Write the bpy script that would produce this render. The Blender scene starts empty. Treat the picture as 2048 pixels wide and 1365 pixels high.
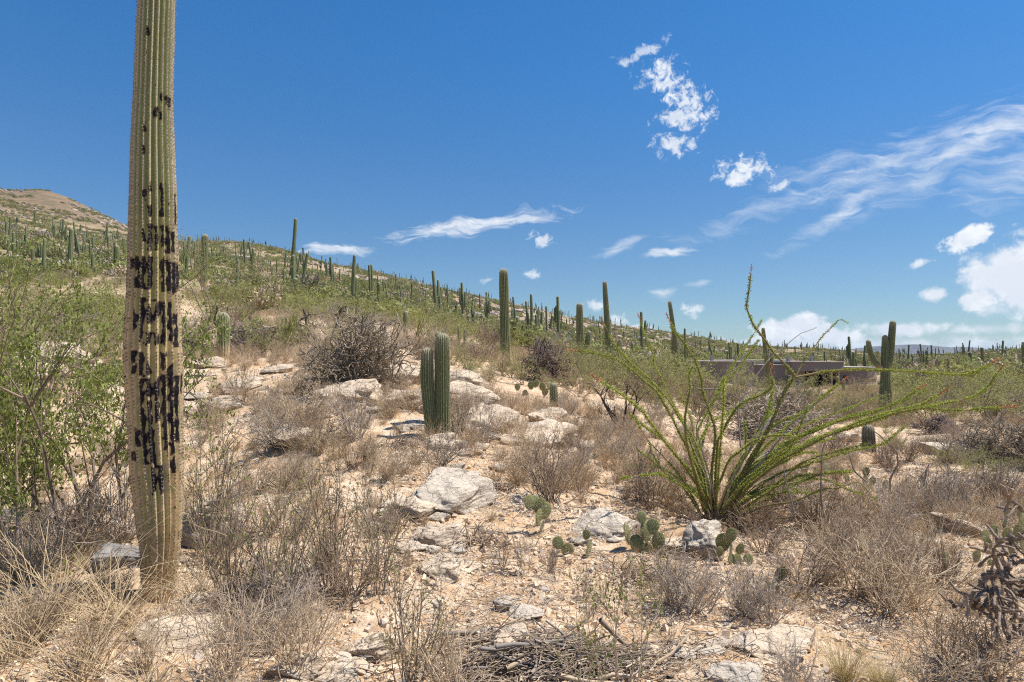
import bpy, math, random
import numpy as np
from mathutils import Vector, Matrix
rng = np.random.default_rng(7)
random.seed(7)
sc = bpy.context.scene
COL = sc.collection
F = 1310.0; CU = 1024.0; HV = 712.0; CZ = 1.7      # focal length in photo pixels, centre column, horizon row, eye height

# ------------------------------------------------------------------ camera
cam_d = bpy.data.cameras.new('camera'); cam = bpy.data.objects.new('camera', cam_d); COL.objects.link(cam)
cam_d.sensor_width = 36; cam_d.lens = F / 2048 * 36
cam.location = (0, 0, CZ); cam.rotation_euler = (math.radians(90), 0, 0)
cam_d.shift_y = (HV - 682.5) / 2048.0
cam_d.clip_start = .05; cam_d.clip_end = 40000
sc.camera = cam

DENOISE = False
# ------------------------------------------------------------------ sun, exposure
SUN_EL = math.radians(62); SUN_AZ = math.radians(84)   # azimuth measured from +Y towards +X
sdir = Vector((math.sin(SUN_AZ) * math.cos(SUN_EL), math.cos(SUN_AZ) * math.cos(SUN_EL), math.sin(SUN_EL)))
sun_d = bpy.data.lights.new('sun', 'SUN'); sun = bpy.data.objects.new('sun', sun_d); COL.objects.link(sun)
sun_d.energy = 4.8; sun_d.angle = math.radians(.53); sun_d.color = (1, .955, .88)
sun.rotation_euler = sdir.to_track_quat('Z', 'Y').to_euler(); sun.location = (0, 0, 50)
sc.view_settings.view_transform = 'Standard'; sc.view_settings.look = 'None'
sc.view_settings.exposure = 0.53; sc.view_settings.gamma = 1; sc.view_settings.use_curve_mapping = False
sc.render.engine = 'CYCLES'
sc.cycles.max_bounces = 5; sc.cycles.diffuse_bounces = 3; sc.cycles.glossy_bounces = 2
sc.cycles.transparent_max_bounces = 6; sc.cycles.volume_bounces = 0; sc.cycles.caustics_reflective = False
sc.cycles.use_denoising = DENOISE; sc.cycles.filter_width = 1.15

# ------------------------------------------------------------------ node helpers
class NT:
    def __init__(s, tree): s.t = tree; s.n = tree.nodes; s.l = tree.links
    def node(s, typ, **k):
        n = s.n.new(typ)
        for a, b in k.items(): setattr(n, a, b)
        return n
    def put(s, sock, v):
        if hasattr(v, 'is_output'): s.l.new(v, sock)
        elif v is not None: sock.default_value = v
    def math(s, op, a, b=None, c=None, clamp=False):
        n = s.node('ShaderNodeMath', operation=op, use_clamp=clamp)
        for i, v in enumerate((a, b, c)):
            if v is not None: s.put(n.inputs[i], v)
        return n.outputs[0]
    def mix(s, f, a, b, blend='MIX'):
        n = s.node('ShaderNodeMix', data_type='RGBA', blend_type=blend)
        s.put(n.inputs[0], f); s.put(n.inputs[6], a if hasattr(a, 'is_output') else (*a[:3], 1)); s.put(n.inputs[7], b if hasattr(b, 'is_output') else (*b[:3], 1))
        return n.outputs[2]
    def noise(s, vec, scale, detail=4, rough=.55, dist=0):
        n = s.node('ShaderNodeTexNoise'); s.put(n.inputs['Vector'], vec)
        n.inputs['Scale'].default_value = scale; n.inputs['Detail'].default_value = detail
        n.inputs['Roughness'].default_value = rough; n.inputs['Distortion'].default_value = dist
        return n.outputs['Fac']
    def ramp(s, f, a, b, lo=0., hi=1.):
        n = s.node('ShaderNodeMapRange', interpolation_type='SMOOTHSTEP'); s.put(n.inputs[0], f)
        n.inputs[1].default_value = a; n.inputs[2].default_value = b; n.inputs[3].default_value = lo; n.inputs[4].default_value = hi
        return n.outputs[0]
    def mapping(s, vec, scale, rot=(0, 0, 0)):
        n = s.node('ShaderNodeMapping'); s.put(n.inputs[0], vec); n.inputs['Scale'].default_value = scale; n.inputs['Rotation'].default_value = rot
        return n.outputs[0]
    def bump(s, h, strength, dist):
        n = s.node('ShaderNodeBump'); s.put(n.inputs['Height'], h); n.inputs['Strength'].default_value = strength; n.inputs['Distance'].default_value = dist
        return n.outputs[0]

def material(name):
    m = bpy.data.materials.new(name); m.use_nodes = True; t = NT(m.node_tree)
    b = m.node_tree.nodes['Principled BSDF']; b.inputs['Roughness'].default_value = .85
    b.inputs['Specular IOR Level'].default_value = .25
    return m, t, b

# ------------------------------------------------------------------ world: sky and clouds
w = bpy.data.worlds.new('World'); sc.world = w; w.use_nodes = True
t = NT(w.node_tree); bg = w.node_tree.nodes['Background']
sky = t.node('ShaderNodeTexSky', sky_type='NISHITA'); sky.sun_disc = False
sky.sun_elevation = SUN_EL; sky.sun_rotation = SUN_AZ; sky.altitude = 800; sky.air_density = 1.0; sky.dust_density = .25; sky.ozone_density = 1.6
tc = t.node('ShaderNodeTexCoord'); sep = t.node('ShaderNodeSeparateXYZ'); t.put(sep.inputs[0], tc.outputs['Generated'])
az = t.math('ARCTAN2', sep.outputs[0], sep.outputs[1]); el = t.math('ARCSINE', sep.outputs[2])
comb = t.node('ShaderNodeCombineXYZ'); t.put(comb.inputs[0], az); t.put(comb.inputs[1], el)
P = comb.outputs[0]
warpn = t.node('ShaderNodeTexNoise'); t.put(warpn.inputs['Vector'], P); warpn.inputs['Scale'].default_value = 14; warpn.inputs['Detail'].default_value = 3
wsub = t.node('ShaderNodeVectorMath', operation='SUBTRACT'); t.put(wsub.inputs[0], warpn.outputs['Color']); wsub.inputs[1].default_value = (.5, .5, .5)
wsc = t.node('ShaderNodeVectorMath', operation='SCALE'); t.put(wsc.inputs[0], wsub.outputs[0]); wsc.inputs['Scale'].default_value = .045
wadd = t.node('ShaderNodeVectorMath', operation='ADD'); t.put(wadd.inputs[0], P); t.put(wadd.inputs[1], wsc.outputs[0]); PW = wadd.outputs[0]
puff = t.noise(P, 34, 9, .62, .25)                       # cumulus detail
puff2 = t.noise(P, 75, 7, .65, .5)
wisp = t.noise(t.mapping(PW, (9, 42, 1), (0, 0, -.34)), 2.2, 8, .62, .5)  # streaks that climb to the right
def sph(u, v):
    x, z = (u - CU) / F, (HV - v) / F
    return math.atan2(x, 1), math.atan2(z, math.hypot(1, x))
def cloud(u, v, ru, rv, rot=0., kind='puff', soft=.35, opa=1., amp=2.2):
    a0, e0 = sph(u, v); a1 = abs(sph(u + ru, v)[0] - sph(u - ru, v)[0]) / 2; e1 = abs(sph(u, v - rv)[1] - sph(u, v + rv)[1]) / 2
    s = t.node('ShaderNodeVectorMath', operation='SUBTRACT'); t.put(s.inputs[0], PW if kind != 'puff' else P); s.inputs[1].default_value = (a0, e0, 0)
    m = t.node('ShaderNodeMapping', vector_type='TEXTURE'); t.put(m.inputs[0], s.outputs[0]); m.inputs['Rotation'].default_value = (0, 0, math.radians(rot)); m.inputs['Scale'].default_value = (a1, e1, 1)
    ln = t.node('ShaderNodeVectorMath', operation='LENGTH'); t.put(ln.inputs[0], m.outputs[0])
    d = t.math('SUBTRACT', 1.0, ln.outputs['Value'])
    nz = {'puff': puff, 'wisp': wisp, 'frag': puff2}[kind]
    d = t.math('ADD', d, t.math('MULTIPLY', t.math('SUBTRACT', nz, .50), amp * 1.6))
    return t.math('MULTIPLY', t.ramp(d, 0, soft), opa)
CL = [  # u, v, half width, half height, tilt, kind, softness, opacity, raggedness
 (1320,155,50,42,-10,'frag',.95,.95,2.4),(1372,200,62,42,-32,'frag',.95,.95,2.6),(1360,235,45,25,0,'frag',.95,.85,2.4),
 (1355,288,48,30,-10,'frag',1.0,.85,2.4),(1290,100,60,14,12,'frag',.9,.65,2.2),(1480,345,60,32,0,'frag',.95,.95,2.2),(1550,375,30,14,0,'frag',.9,.7,2),
 (950,447,210,24,9,'wisp',1.0,.9,1.5),(1060,432,70,14,8,'wisp',.9,.7,1.2),(670,497,90,14,5,'wisp',.9,.75,1.5),(1080,475,28,14,-15,'frag',.8,.8,2),
 (1980,275,360,48,20,'wisp',1.5,.80,1.5),(1780,325,340,55,17,'wisp',1.7,.70,1.6),(1700,415,200,26,28,'wisp',1.4,.62,1.3),(2040,330,220,80,20,'wisp',1.6,.62,1.4),(1860,350,260,55,22,'wisp',1.6,.55,1.4),(1520,425,260,30,16,'wisp',1.7,.42,1.4),(1640,340,150,30,10,'wisp',1.5,.55,1.4),
 (1245,490,60,16,14,'wisp',1.2,.5,1.4),(1330,513,62,11,6,'wisp',.9,.75,1.3),(1322,592,42,18,-5,'wisp',1.4,.75,1),(1400,570,34,11,15,'wisp',1.2,.6,1),
 (1062,546,18,11,0,'frag',1.0,.85,1.6),(968,562,18,9,0,'frag',1,.45,1.6),(1190,608,32,15,0,'frag',.95,.9,1.6),(1385,624,32,14,-15,'frag',.95,.9,1.8),(1235,638,22,13,0,'frag',1.0,.85,1.6),(1285,655,36,9,0,'puff',.6,.9,1),
 (1570,668,80,32,0,'puff',.6,1,1.3),(1610,648,55,26,0,'puff',.55,1,1.3),(1680,676,70,30,0,'puff',.6,1,1.2),(1560,690,130,26,0,'puff',.5,.95,1),
 (1440,692,100,18,0,'puff',.7,.9,1.2),(1810,660,110,20,0,'puff',.6,.9,1.2),(1720,694,260,26,0,'puff',.9,.9,1.1),(1950,692,260,26,0,'puff',1,.9,1.2),(1980,658,140,16,0,'puff',1,.65,1.5),(1640,664,60,24,0,'puff',.3,.95,1.2),
 (1838,523,36,9,-5,'frag',.95,.9,1.6),(1868,588,34,17,0,'puff',.6,1,1.2),(1940,478,58,26,8,'puff',.4,.95,1.5),
 (1990,560,85,70,0,'puff',.6,1,1.3),(2050,550,100,100,0,'puff',.6,1,1.2),(2010,520,60,45,0,'puff',.6,1,1.2),(1960,600,60,30,0,'puff',.5,1,1.2),(2140,520,120,90,0,'puff',.5,1,1.4),(2060,465,70,14,8,'frag',1,.6,1.6),(1985,618,60,30,0,'puff',.8,.8,1.5),
 (2300,640,260,50,0,'puff',.7,.9,1.4),(-380,620,220,40,0,'puff',.6,.8,1.6),
]
A = None
for c in CL:
    a = cloud(*c); A = a if A is None else t.math('MAXIMUM', A, a)
# the rest of the sky, outside the frame, carries the same scattered cumulus
fair = t.noise(tc.outputs['Generated'], 3.2, 9, .6, .3); side = t.ramp(t.math('ABSOLUTE', az), .86, 1.25)
back = t.math('MULTIPLY', t.math('MULTIPLY', t.ramp(fair, .60, .72), side), t.ramp(sep.outputs[2], .02, .12))
A = t.math('MAXIMUM', A, back)
# grey undersides in the thick of the cumulus
low = t.noise(P, 16, 6, .6, .4)
shade = t.math('MAXIMUM', t.math('MULTIPLY', t.ramp(low, .42, .60), .62), t.math('MULTIPLY', t.ramp(puff, .60, .42), .55))
ccol = t.mix(shade, (5.2, 5.4, 5.6), (3.6, 4.0, 4.7))
tint = t.mix(1.0, sky.outputs[0], t.mix(t.ramp(t.math('ABSOLUTE', el), .03, .5), (.34, .435, .52), (.195, .53, .78)), 'MULTIPLY')
out = t.mix(A, tint, ccol)
t.put(bg.inputs[0], out); bg.inputs[1].default_value = .13
w.cycles.sampling_method = 'MANUAL'; w.cycles.sample_map_resolution = 512

# ------------------------------------------------------------------ value noise on arrays
def _h(ix, iy, iz, s):
    n = (ix * 374761393 + iy * 668265263 + iz * 2147483647 + s * 1274126177) & 0xffffffff
    n = ((n ^ (n >> 13)) * 1274126177) & 0xffffffff
    return ((n ^ (n >> 16)) & 0xffffff) / 16777215.0
def vnoise(p, s=0):
    p = np.asarray(p, float); f = np.floor(p); i = f.astype(np.int64); r = p - f; r = r * r * (3 - 2 * r)
    o = 0
    for dx in (0, 1):
        for dy in (0, 1):
            for dz in (0, 1):
                wt = (r[..., 0] if dx else 1 - r[..., 0]) * (r[..., 1] if dy else 1 - r[..., 1]) * (r[..., 2] if dz else 1 - r[..., 2])
                o = o + wt * _h(i[..., 0] + dx, i[..., 1] + dy, i[..., 2] + dz, s)
    return o * 2 - 1
def fbm(p, oc=4, s=0, g=.5):
    o = 0; a = 1
    for k in range(oc): o = o + a * vnoise(np.asarray(p) * 2 ** k + 17.3 * k, s + k); a *= g
    return o

# ------------------------------------------------------------------ terrain
TU = np.array([-500, 0, 250, 450, 650, 850, 1050, 1250, 1450, 1650, 1850, 2048, 2500.])
TY = np.array([2.4, 3.2, 4.2, 5.2, 7, 9, 12, 16, 25, 40, 70, 120, 200, 300, 420, 700, 1500, 9000.])
TV = np.array([
 [1600]*13,
 [1390,1395,1400,1405,1408,1408,1408,1408,1408,1408,1410,1412,1415],
 [1230,1238,1243,1245,1247,1248,1250,1252,1255,1258,1260,1262,1265],
 [1110,1122,1130,1130,1128,1128,1135,1140,1148,1155,1158,1160,1165],
 [980,1000,1010,1005,985,980,1000,1025,1058,1075,1083,1090,1095],
 [870,885,890,880,860,873,905,935,965,990,1000,1010,1020],
 [770,800,800,785,775,795,835,865,895,915,925,935,950],
 [690,715,718,718,722,748,778,815,848,865,872,878,890],
 [620,650,660,655,665,690,722,778,803,815,815,815,820],
 [560,590,605,612,640,668,703,752,785,790,788,788,790],
 [500,530,545,568,612,652,688,726,767,775,767,764,764],
 [450,480,502,528,584,630,663,700,738,748,742,740,740],
 [400,440,478,507,560,600,638,677,706,717,726,730,731],
 [360,400,460,484,537,582,619,659,688,704,718,722,722],
 [330,379,452,520,580,630,665,695,716,720,722,722,722],
 [420,450,520,600,660,700,712,716,718,719,719,719,719],
 [680,690,700,712,714,715,715,715,715,715,715,715,715],
 [714]*13])
TV = np.array(TV, float)
for _u in (110., 350., 550.): _i = int(np.searchsorted(TU, _u)); TV = np.insert(TV, _i, [np.interp(_u, TU, r_) for r_ in TV], axis=1); TU = np.insert(TU, _i, _u)
_c = {u_: int(np.where(TU == u_)[0][0]) for u_ in (0, 110, 250, 350, 450, 550, 650)}
for _y, _d in ((300., {0: 412, 110: 440, 250: 465, 350: 478, 450: 479, 550: 500, 650: 537}), (420., {0: 377, 110: 385, 250: 450, 350: 495, 450: 520, 550: 550})):
    for u_, v_ in _d.items(): TV[int(np.where(TY == _y)[0][0]), _c[u_]] = v_
LY = np.log(TY); TZ = HV - TV
def _cr(p0, p1, p2, p3, x): # monotone-ish Catmull-Rom
    return p1 + .5 * x * (p2 - p0 + x * (2 * p0 - 5 * p1 + 4 * p2 - p3 + x * (3 * (p1 - p2) + p3 - p0)))
def _interp(grid, iu, fu, iy, fy):
    R, C = grid.shape; rows = []
    for k in (-1, 0, 1, 2):
        ry = np.clip(iy + k, 0, R - 1); c = [grid[ry, np.clip(iu + m, 0, C - 1)] for m in (-1, 0, 1, 2)]
        rows.append(_cr(*c, fu))
    return _cr(*rows, fy)
def height(x, y, detail=True):
    x = np.asarray(x, float); y = np.asarray(y, float)
    Y = np.clip(y, 2.6, 8900); u = np.clip(x / Y * F + CU, -499, 2499)
    iu = np.clip(np.searchsorted(TU, u) - 1, 0, len(TU) - 2); fu = (u - TU[iu]) / (TU[iu + 1] - TU[iu])
    ly = np.log(Y); iy = np.clip(np.searchsorted(LY, ly) - 1, 0, len(LY) - 2); fy = (ly - LY[iy]) / (LY[iy + 1] - LY[iy])
    z = CZ + Y * _interp(TZ, iu, fu, iy, fy) / F
    p = np.stack([x, y, 0 * x], -1)
    amp = np.clip(Y / 12, .6, 30)
    z = z + .16 * amp * np.clip(1.9 - Y / 260, .06, 1) * fbm(p / (3.2 * amp[..., None]), 3, 5) * np.clip((Y - 2) / 8, .3, 1)
    if detail:
        near = np.clip(1.5 - Y / 25, 0, 1)
        z = z + near * (.045 * fbm(p * 1.7, 4, 21) + .02 * np.abs(fbm(p * 6, 3, 31)))
        far = np.clip(Y / 120 - .3, 0, 1) * np.clip(1.9 - Y / 260, .05, 1)
        z = z + far * 1.1 * np.abs(fbm(p / 9, 4, 41)) 
    return z
def hit(u, v):
    """where a line of sight first meets the ground"""
    u = np.atleast_1d(np.asarray(u, float)); v = np.atleast_1d(np.asarray(v, float))
    Ys = np.exp(np.linspace(math.log(2.7), math.log(3000), 420)); out = np.full(u.shape, 3000.); done = np.zeros(u.shape, bool); a = (u - CU) / F
    for Y in Ys:
        z = height(a * Y, np.full(u.shape, Y), False); row = HV - F * (z - CZ) / Y
        h_ = (~done) & (row <= v); out[h_] = Y; done |= h_
        if done.all(): break
    return a * out, out
def px(u, v, Y): return np.array([(u - CU) / F * Y, Y, CZ + Y * (HV - v) / F])
def hz(x, y): return float(height(np.array([x]), np.array([y]))[0])

# ------------------------------------------------------------------ object helpers
def tag(o, label=None, cat=None, group=None, kind=None):
    if label: o['label'] = label
    if cat: o['category'] = cat
    if group: o['group'] = group
    if kind: o['kind'] = kind
    return o
class MB:
    """collects vertices and faces in arrays, one mesh out"""
    def __init__(s): s.v = []; s.q = []; s.t = []; s.n = 0; s.at = {}
    def add(s, v, q=None, tr=None, **attrs):
        v = np.asarray(v, float).reshape(-1, 3)
        if q is not None and len(q): s.q.append(np.asarray(q, np.int64).reshape(-1, 4) + s.n)
        if tr is not None and len(tr): s.t.append(np.asarray(tr, np.int64).reshape(-1, 3) + s.n)
        for k in set(list(s.at) + list(attrs)):
            s.at.setdefault(k, []).append((s.n, np.broadcast_to(np.asarray(attrs.get(k, 0.), float), (len(v),))))
        s.v.append(v); s.n += len(v); return s
    def mesh(s, name, mat, smooth=True):
        V = np.concatenate(s.v) if s.v else np.zeros((0, 3)); me = bpy.data.meshes.new(name)
        q = np.concatenate(s.q) if s.q else np.zeros((0, 4), np.int64); tr = np.concatenate(s.t) if s.t else np.zeros((0, 3), np.int64)
        me.vertices.add(len(V)); me.vertices.foreach_set('co', V.astype(np.float32).ravel())
        loops = np.concatenate([q.ravel(), tr.ravel()]); me.loops.add(len(loops)); me.loops.foreach_set('vertex_index', loops.astype(np.int32))
        st = np.concatenate([np.arange(len(q)) * 4, len(q) * 4 + np.arange(len(tr)) * 3]); me.polygons.add(len(st))
        me.polygons.foreach_set('loop_start', st.astype(np.int32))
        me.polygons.foreach_set('use_smooth', np.full(len(st), smooth))
        for k, lst in s.at.items():
            arr = np.zeros(len(V))
            for off, a in lst: arr[off:off + len(a)] = a
            at = me.attributes.new(k, 'FLOAT', 'POINT'); at.data.foreach_set('value', arr.astype(np.float32))
        me.update(calc_edges=True); me.materials.append(mat); return me
    def build(s, name, mat, parent=None, loc=None, smooth=True, link=True):
        o = bpy.data.objects.new(name, s.mesh(name, mat, smooth))
        if link: COL.objects.link(o)
        if parent: o.parent = parent
        if loc is not None: o.location = loc
        return o
def empty(name, loc=(0, 0, 0), link=True):
    o = bpy.data.objects.new(name, None); o.location = loc; o.empty_display_size = .2
    if link: COL.objects.link(o)
    return o
def nrm(a): return a / np.maximum(np.linalg.norm(a, axis=-1, keepdims=True), 1e-9)
def tubes(mb, P, R, sides=3, **attrs):
    P = np.asarray(P, float); N, K, _ = P.shape; R = np.broadcast_to(np.asarray(R, float), (N, K))
    T = np.empty_like(P); T[:, 1:-1] = P[:, 2:] - P[:, :-2]; T[:, 0] = P[:, 1] - P[:, 0]; T[:, -1] = P[:, -1] - P[:, -2]; T = nrm(T)
    mean = nrm(P[:, -1] - P[:, 0]); ref = np.where(np.abs(mean[:, 2:3]) > .7, np.array([[1., .2, 0]]), np.array([[0, 0, 1.]]))[:, None, :]
    A = nrm(np.cross(T, ref)); B = np.cross(T, A)
    th = np.arange(sides) / sides * 2 * math.pi
    V = P[:, :, None] + R[:, :, None, None] * (np.cos(th)[None, None, :, None] * A[:, :, None] + np.sin(th)[None, None, :, None] * B[:, :, None])
    idx = np.arange(N * K * sides).reshape(N, K, sides); nx = np.roll(idx, -1, axis=2)
    q = np.stack([idx[:, :-1], nx[:, :-1], nx[:, 1:], idx[:, 1:]], -1).reshape(-1, 4)
    at = {k: np.broadcast_to(np.asarray(v)[..., None] if np.ndim(v) else v, (N, K, sides)).ravel() for k, v in attrs.items()}
    mb.add(V.reshape(-1, 3), q, **at); return mb
def grow(S, D, L, K, wob=.15, up=0., rg=rng):
    S = np.asarray(S, float); D = nrm(np.asarray(D, float)); L = np.broadcast_to(L, (len(S),)); out = [S]; p = S; d = D
    for k in range(K - 1):
        d = nrm(d + rg.normal(0, wob, d.shape) + np.array([0, 0, up])); p = p + d * (L / (K - 1))[:, None]; out.append(p)
    return np.stack(out, 1)
def spawn(P, n, t0=.25, t1=1., spread=.7, rg=rng):
    N, K, _ = P.shape; i = np.repeat(np.arange(N), n); tt = rg.uniform(t0, t1, len(i)) * (K - 1); k = np.minimum(tt.astype(int), K - 2); f = (tt - k)[:, None]
    s = P[i, k] * (1 - f) + P[i, k + 1] * f; d = nrm(P[i, k + 1] - P[i, k]); d = nrm(d + rg.normal(0, spread, d.shape)); return s, d, tt / (K - 1)
def cone(n, spread, rg=rng, lo=0.):
    a = rg.uniform(0, 2 * math.pi, n); th = np.sqrt(rg.uniform(lo, 1, n)) * spread
    return np.stack([np.sin(th) * np.cos(a), np.sin(th) * np.sin(a), np.cos(th)], -1)
def leaves(mb, C, size, rg=rng, up=.3, aspect=.55, D=None):
    n = len(C); size = np.broadcast_to(size, (n,))[:, None]
    a = nrm(rg.normal(0, 1, (n, 3)) + np.array([0, 0, up])) if D is None else nrm(D + rg.normal(0, .35, (n, 3)))
    b = nrm(np.cross(a, rg.normal(0, 1, (n, 3))))
    V = np.stack([C, C + a * size * .5 + b * size * aspect * .5, C + a * size, C + a * size * .5 - b * size * aspect * .5], 1)
    mb.add(V.reshape(-1, 3), np.arange(n * 4).reshape(-1, 4)); return mb
def copy_tree(o, parent=None):
    c = o.copy(); COL.objects.link(c); c.parent = parent
    for ch in o.children: copy_tree(ch, c)
    return c

# ------------------------------------------------------------------ materials
def objrand(t): return t.node('ShaderNodeObjectInfo').outputs['Random']
def island(t): return t.node('ShaderNodeNewGeometry').outputs['Random Per Island']
def geopos(t): return t.node('ShaderNodeNewGeometry').outputs['Position']
def objpos(t): return t.node('ShaderNodeTexCoord').outputs['Object']

def mat_ground():
    m, t, b = material('desert_soil'); p = geopos(t)
    big = t.noise(p, .9, 5, .6); mid = t.noise(p, 5, 6, .65); fine = t.noise(p, 42, 6, .7)
    col = t.mix(t.ramp(big, .35, .65), (.68, .485, .305), (.73, .585, .42))
    col = t.mix(t.ramp(mid, .38, .62), col, (.53, .335, .18))
    vor = t.node('ShaderNodeTexVoronoi'); t.put(vor.inputs['Vector'], p); vor.inputs['Scale'].default_value = 34; vor.inputs['Randomness'].default_value = 1
    sepc = t.node('ShaderNodeSeparateColor'); t.put(sepc.inputs[0], vor.outputs['Color'])
    stone = t.ramp(vor.outputs['Distance'], .62, .42); pick = t.ramp(sepc.outputs[0], .45, .55)
    scol = t.mix(sepc.outputs[1], (.80, .72, .61), (.48, .38, .29))
    col = t.mix(t.math('MULTIPLY', stone, t.math('MULTIPLY', pick, .45)), col, scol)
    col = t.mix(t.ramp(fine, .58, .75), col, (.26, .175, .115))
    lit = t.noise(p, 2.1, 7, .72); col = t.mix(t.math('MULTIPLY', t.ramp(lit, .54, .64), .55), col, (.36, .235, .14))
    # far slopes: pinkish rock rubble and olive scrub cover between the modelled bushes
    cd = t.node('ShaderNodeSeparateXYZ'); t.put(cd.inputs[0], p); farf = t.ramp(cd.outputs[1], 30, 90)
    fn = t.noise(p, .16, 8, .68); fcol = t.mix(t.ramp(fn, .40, .60), (.38, .265, .165), (.19, .17, .085))
    rk = t.noise(t.mapping(p, (1, 1, 2.4)), .42, 8, .72); fcol = t.mix(t.ramp(rk, .56, .68), fcol, (.50, .40, .33))
    hgt = t.ramp(cd.outputs[2], 56, 80); fcol = t.mix(t.math('MULTIPLY', hgt, .9), fcol, t.mix(t.ramp(fn, .4, .62), (.22, .145, .09), (.13, .105, .06)))
    col = t.mix(farf, col, fcol)
    t.put(b.inputs['Base Color'], col)
    h = t.math('ADD', t.math('MULTIPLY', stone, t.math('MULTIPLY', pick, .3)), t.math('ADD', t.math('MULTIPLY', fine, .8), mid))
    t.put(b.inputs['Normal'], t.bump(h, .9, .03)); b.inputs['Roughness'].default_value = .95
    return m
def mat_rock(name, c1, c2, c3, dark=(.22, .14, .08), tilt=(.5, .35, .3)):
    m, t, b = material(name); p = objpos(t)
    oi = t.node('ShaderNodeObjectInfo'); add = t.node('ShaderNodeVectorMath', operation='ADD'); t.put(add.inputs[0], p); t.put(add.inputs[1], oi.outputs['Location']); p = add.outputs[0]
    n1 = t.noise(p, 2.4, 6, .62); n2 = t.noise(p, 13, 7, .7); col = t.mix(t.ramp(n1, .38, .62), c1, c2); col = t.mix(t.ramp(n2, .5, .68), col, c3)
    st = t.noise(t.mapping(p, (1.4, 1.4, 17), tilt), 1.5, 6, .7, .4)     # beds and fractures
    crack = t.ramp(st, .405, .36); vor = t.node('ShaderNodeTexVoronoi', feature='DISTANCE_TO_EDGE'); t.put(vor.inputs['Vector'], t.mapping(p, (1, 1.5, 2.5), tilt)); vor.inputs['Scale'].default_value = 5.5
    ck2 = t.math('MULTIPLY', t.ramp(vor.outputs['Distance'], .016, .0), t.ramp(n2, .4, .55))
    ck = t.math('MAXIMUM', t.math('MULTIPLY', crack, .8), ck2)
    col = t.mix(t.math('MULTIPLY', ck, .65), col, dark)
    lich = t.noise(p, 30, 5, .7); col = t.mix(t.math('MULTIPLY', t.ramp(lich, .60, .7), .55), col, (.19, .18, .17))
    t.put(b.inputs['Base Color'], col)
    h = t.math('ADD', t.math('MULTIPLY', st, 1.4), t.math('ADD', t.math('MULTIPLY', n2, .7), t.math('MULTIPLY', ck, -.7)))
    t.put(b.inputs['Normal'], t.bump(h, .9, .05)); b.inputs['Roughness'].default_value = .9
    return m
def mat_twig(name, c1, c2, tr=0.):
    m, t, b = material(name); n = t.noise(objpos(t), 7, 3); f = t.math('ADD', t.math('MULTIPLY', objrand(t), .35), t.math('MULTIPLY', island(t), .75), clamp=True); c1 = tuple(c * .62 for c in c1); c2 = tuple(min(c * 1.12, .8) for c in c2)
    t.put(b.inputs['Base Color'], t.mix(f, c1, c2)); return m
def mat_leaf(name, c1, c2, tr=.35):
    m, t, b = material(name); n = t.noise(objpos(t), 3.5, 4); f = t.math('ADD', t.math('MULTIPLY', objrand(t), .4), t.math('MULTIPLY', island(t), .6), clamp=True); c1 = tuple(c * .72 for c in c1); c2 = tuple(c * 1.1 for c in c2)
    col = t.mix(f, c1, c2); t.put(b.inputs['Base Color'], col); b.inputs['Roughness'].default_value = .6
    tl = t.node('ShaderNodeBsdfTranslucent'); t.put(tl.inputs[0], col); mx = t.node('ShaderNodeMixShader'); mx.inputs[0].default_value = tr
    o = t.n['Material Output']; t.l.new(b.outputs[0], mx.inputs[1]); t.l.new(tl.outputs[0], mx.inputs[2]); t.l.new(mx.outputs[0], o.inputs[0]); return m
def mat_saguaro(name, groove, rib, scar=False, var=.5, cr_=(.55, .95)):
    m, t, b = material(name); p = objpos(t)
    cr = t.node('ShaderNodeAttribute', attribute_name='crest').outputs['Fac']; ar = t.node('ShaderNodeAttribute', attribute_name='areole').outputs['Fac']
    tp = t.node('ShaderNodeAttribute', attribute_name='tip').outputs['Fac']; bk = t.node('ShaderNodeAttribute', attribute_name='bark').outputs['Fac']
    n = t.noise(t.mapping(p, (1, 1, .35)), 3.5, 5, .6); n2 = t.noise(p, 22, 5, .65)
    g = t.mix(t.ramp(n, .35, .65), groove, tuple(c * .72 for c in groove)); g = t.mix(t.math('MULTIPLY', objrand(t), var), g, (groove[0] * .8, groove[1] * .85, groove[2] * 1.1))
    g = t.mix(t.math('MULTIPLY', t.ramp(n2, .55, .7), .35), g, (.34, .27, .15))
    col = t.mix(t.math('MULTIPLY', t.ramp(cr, *cr_), .85), g, rib)
    col = t.mix(t.math('MULTIPLY', t.math('MULTIPLY', bk, 1.5, clamp=True), t.ramp(t.math('ADD', t.math('MULTIPLY', n2, .5), t.math('MULTIPLY', n, .5)), .40, .56, .25, 1)), col, (.62, .455, .26))
    col = t.mix(t.math('MULTIPLY', ar, .85), col, (.045, .032, .03))
    col = t.mix(t.math('MULTIPLY', tp, .65), col, (.46, .40, .29))
    if scar:
        sz = t.node('ShaderNodeSeparateXYZ'); t.put(sz.inputs[0], p); col = t.mix(t.math('MULTIPLY', t.ramp(sz.outputs[2], 2.0, 3.4), .6), col, t.mix(t.ramp(cr, .45, .8), (.23, .27, .13), (.43, .40, .30)))
        sr = t.node('ShaderNodeAttribute', attribute_name='scar').outputs['Fac']
        col = t.mix(t.ramp(sr, .05, .35), col, (.20, .13, .075)); col = t.mix(t.ramp(sr, .4, .7), col, t.mix(t.ramp(n2, .45, .65), (.018, .014, .018), (.06, .045, .04)))
    t.put(b.inputs['Base Color'], col); t.put(b.inputs['Normal'], t.bump(n2, .4, .006)); b.inputs['Roughness'].default_value = .7; return m
M = {}
M['ground'] = mat_ground()
M['rock'] = mat_rock('pale_banded_rock', (.68, .53, .375), (.58, .455, .335), (.74, .63, .50))
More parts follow.
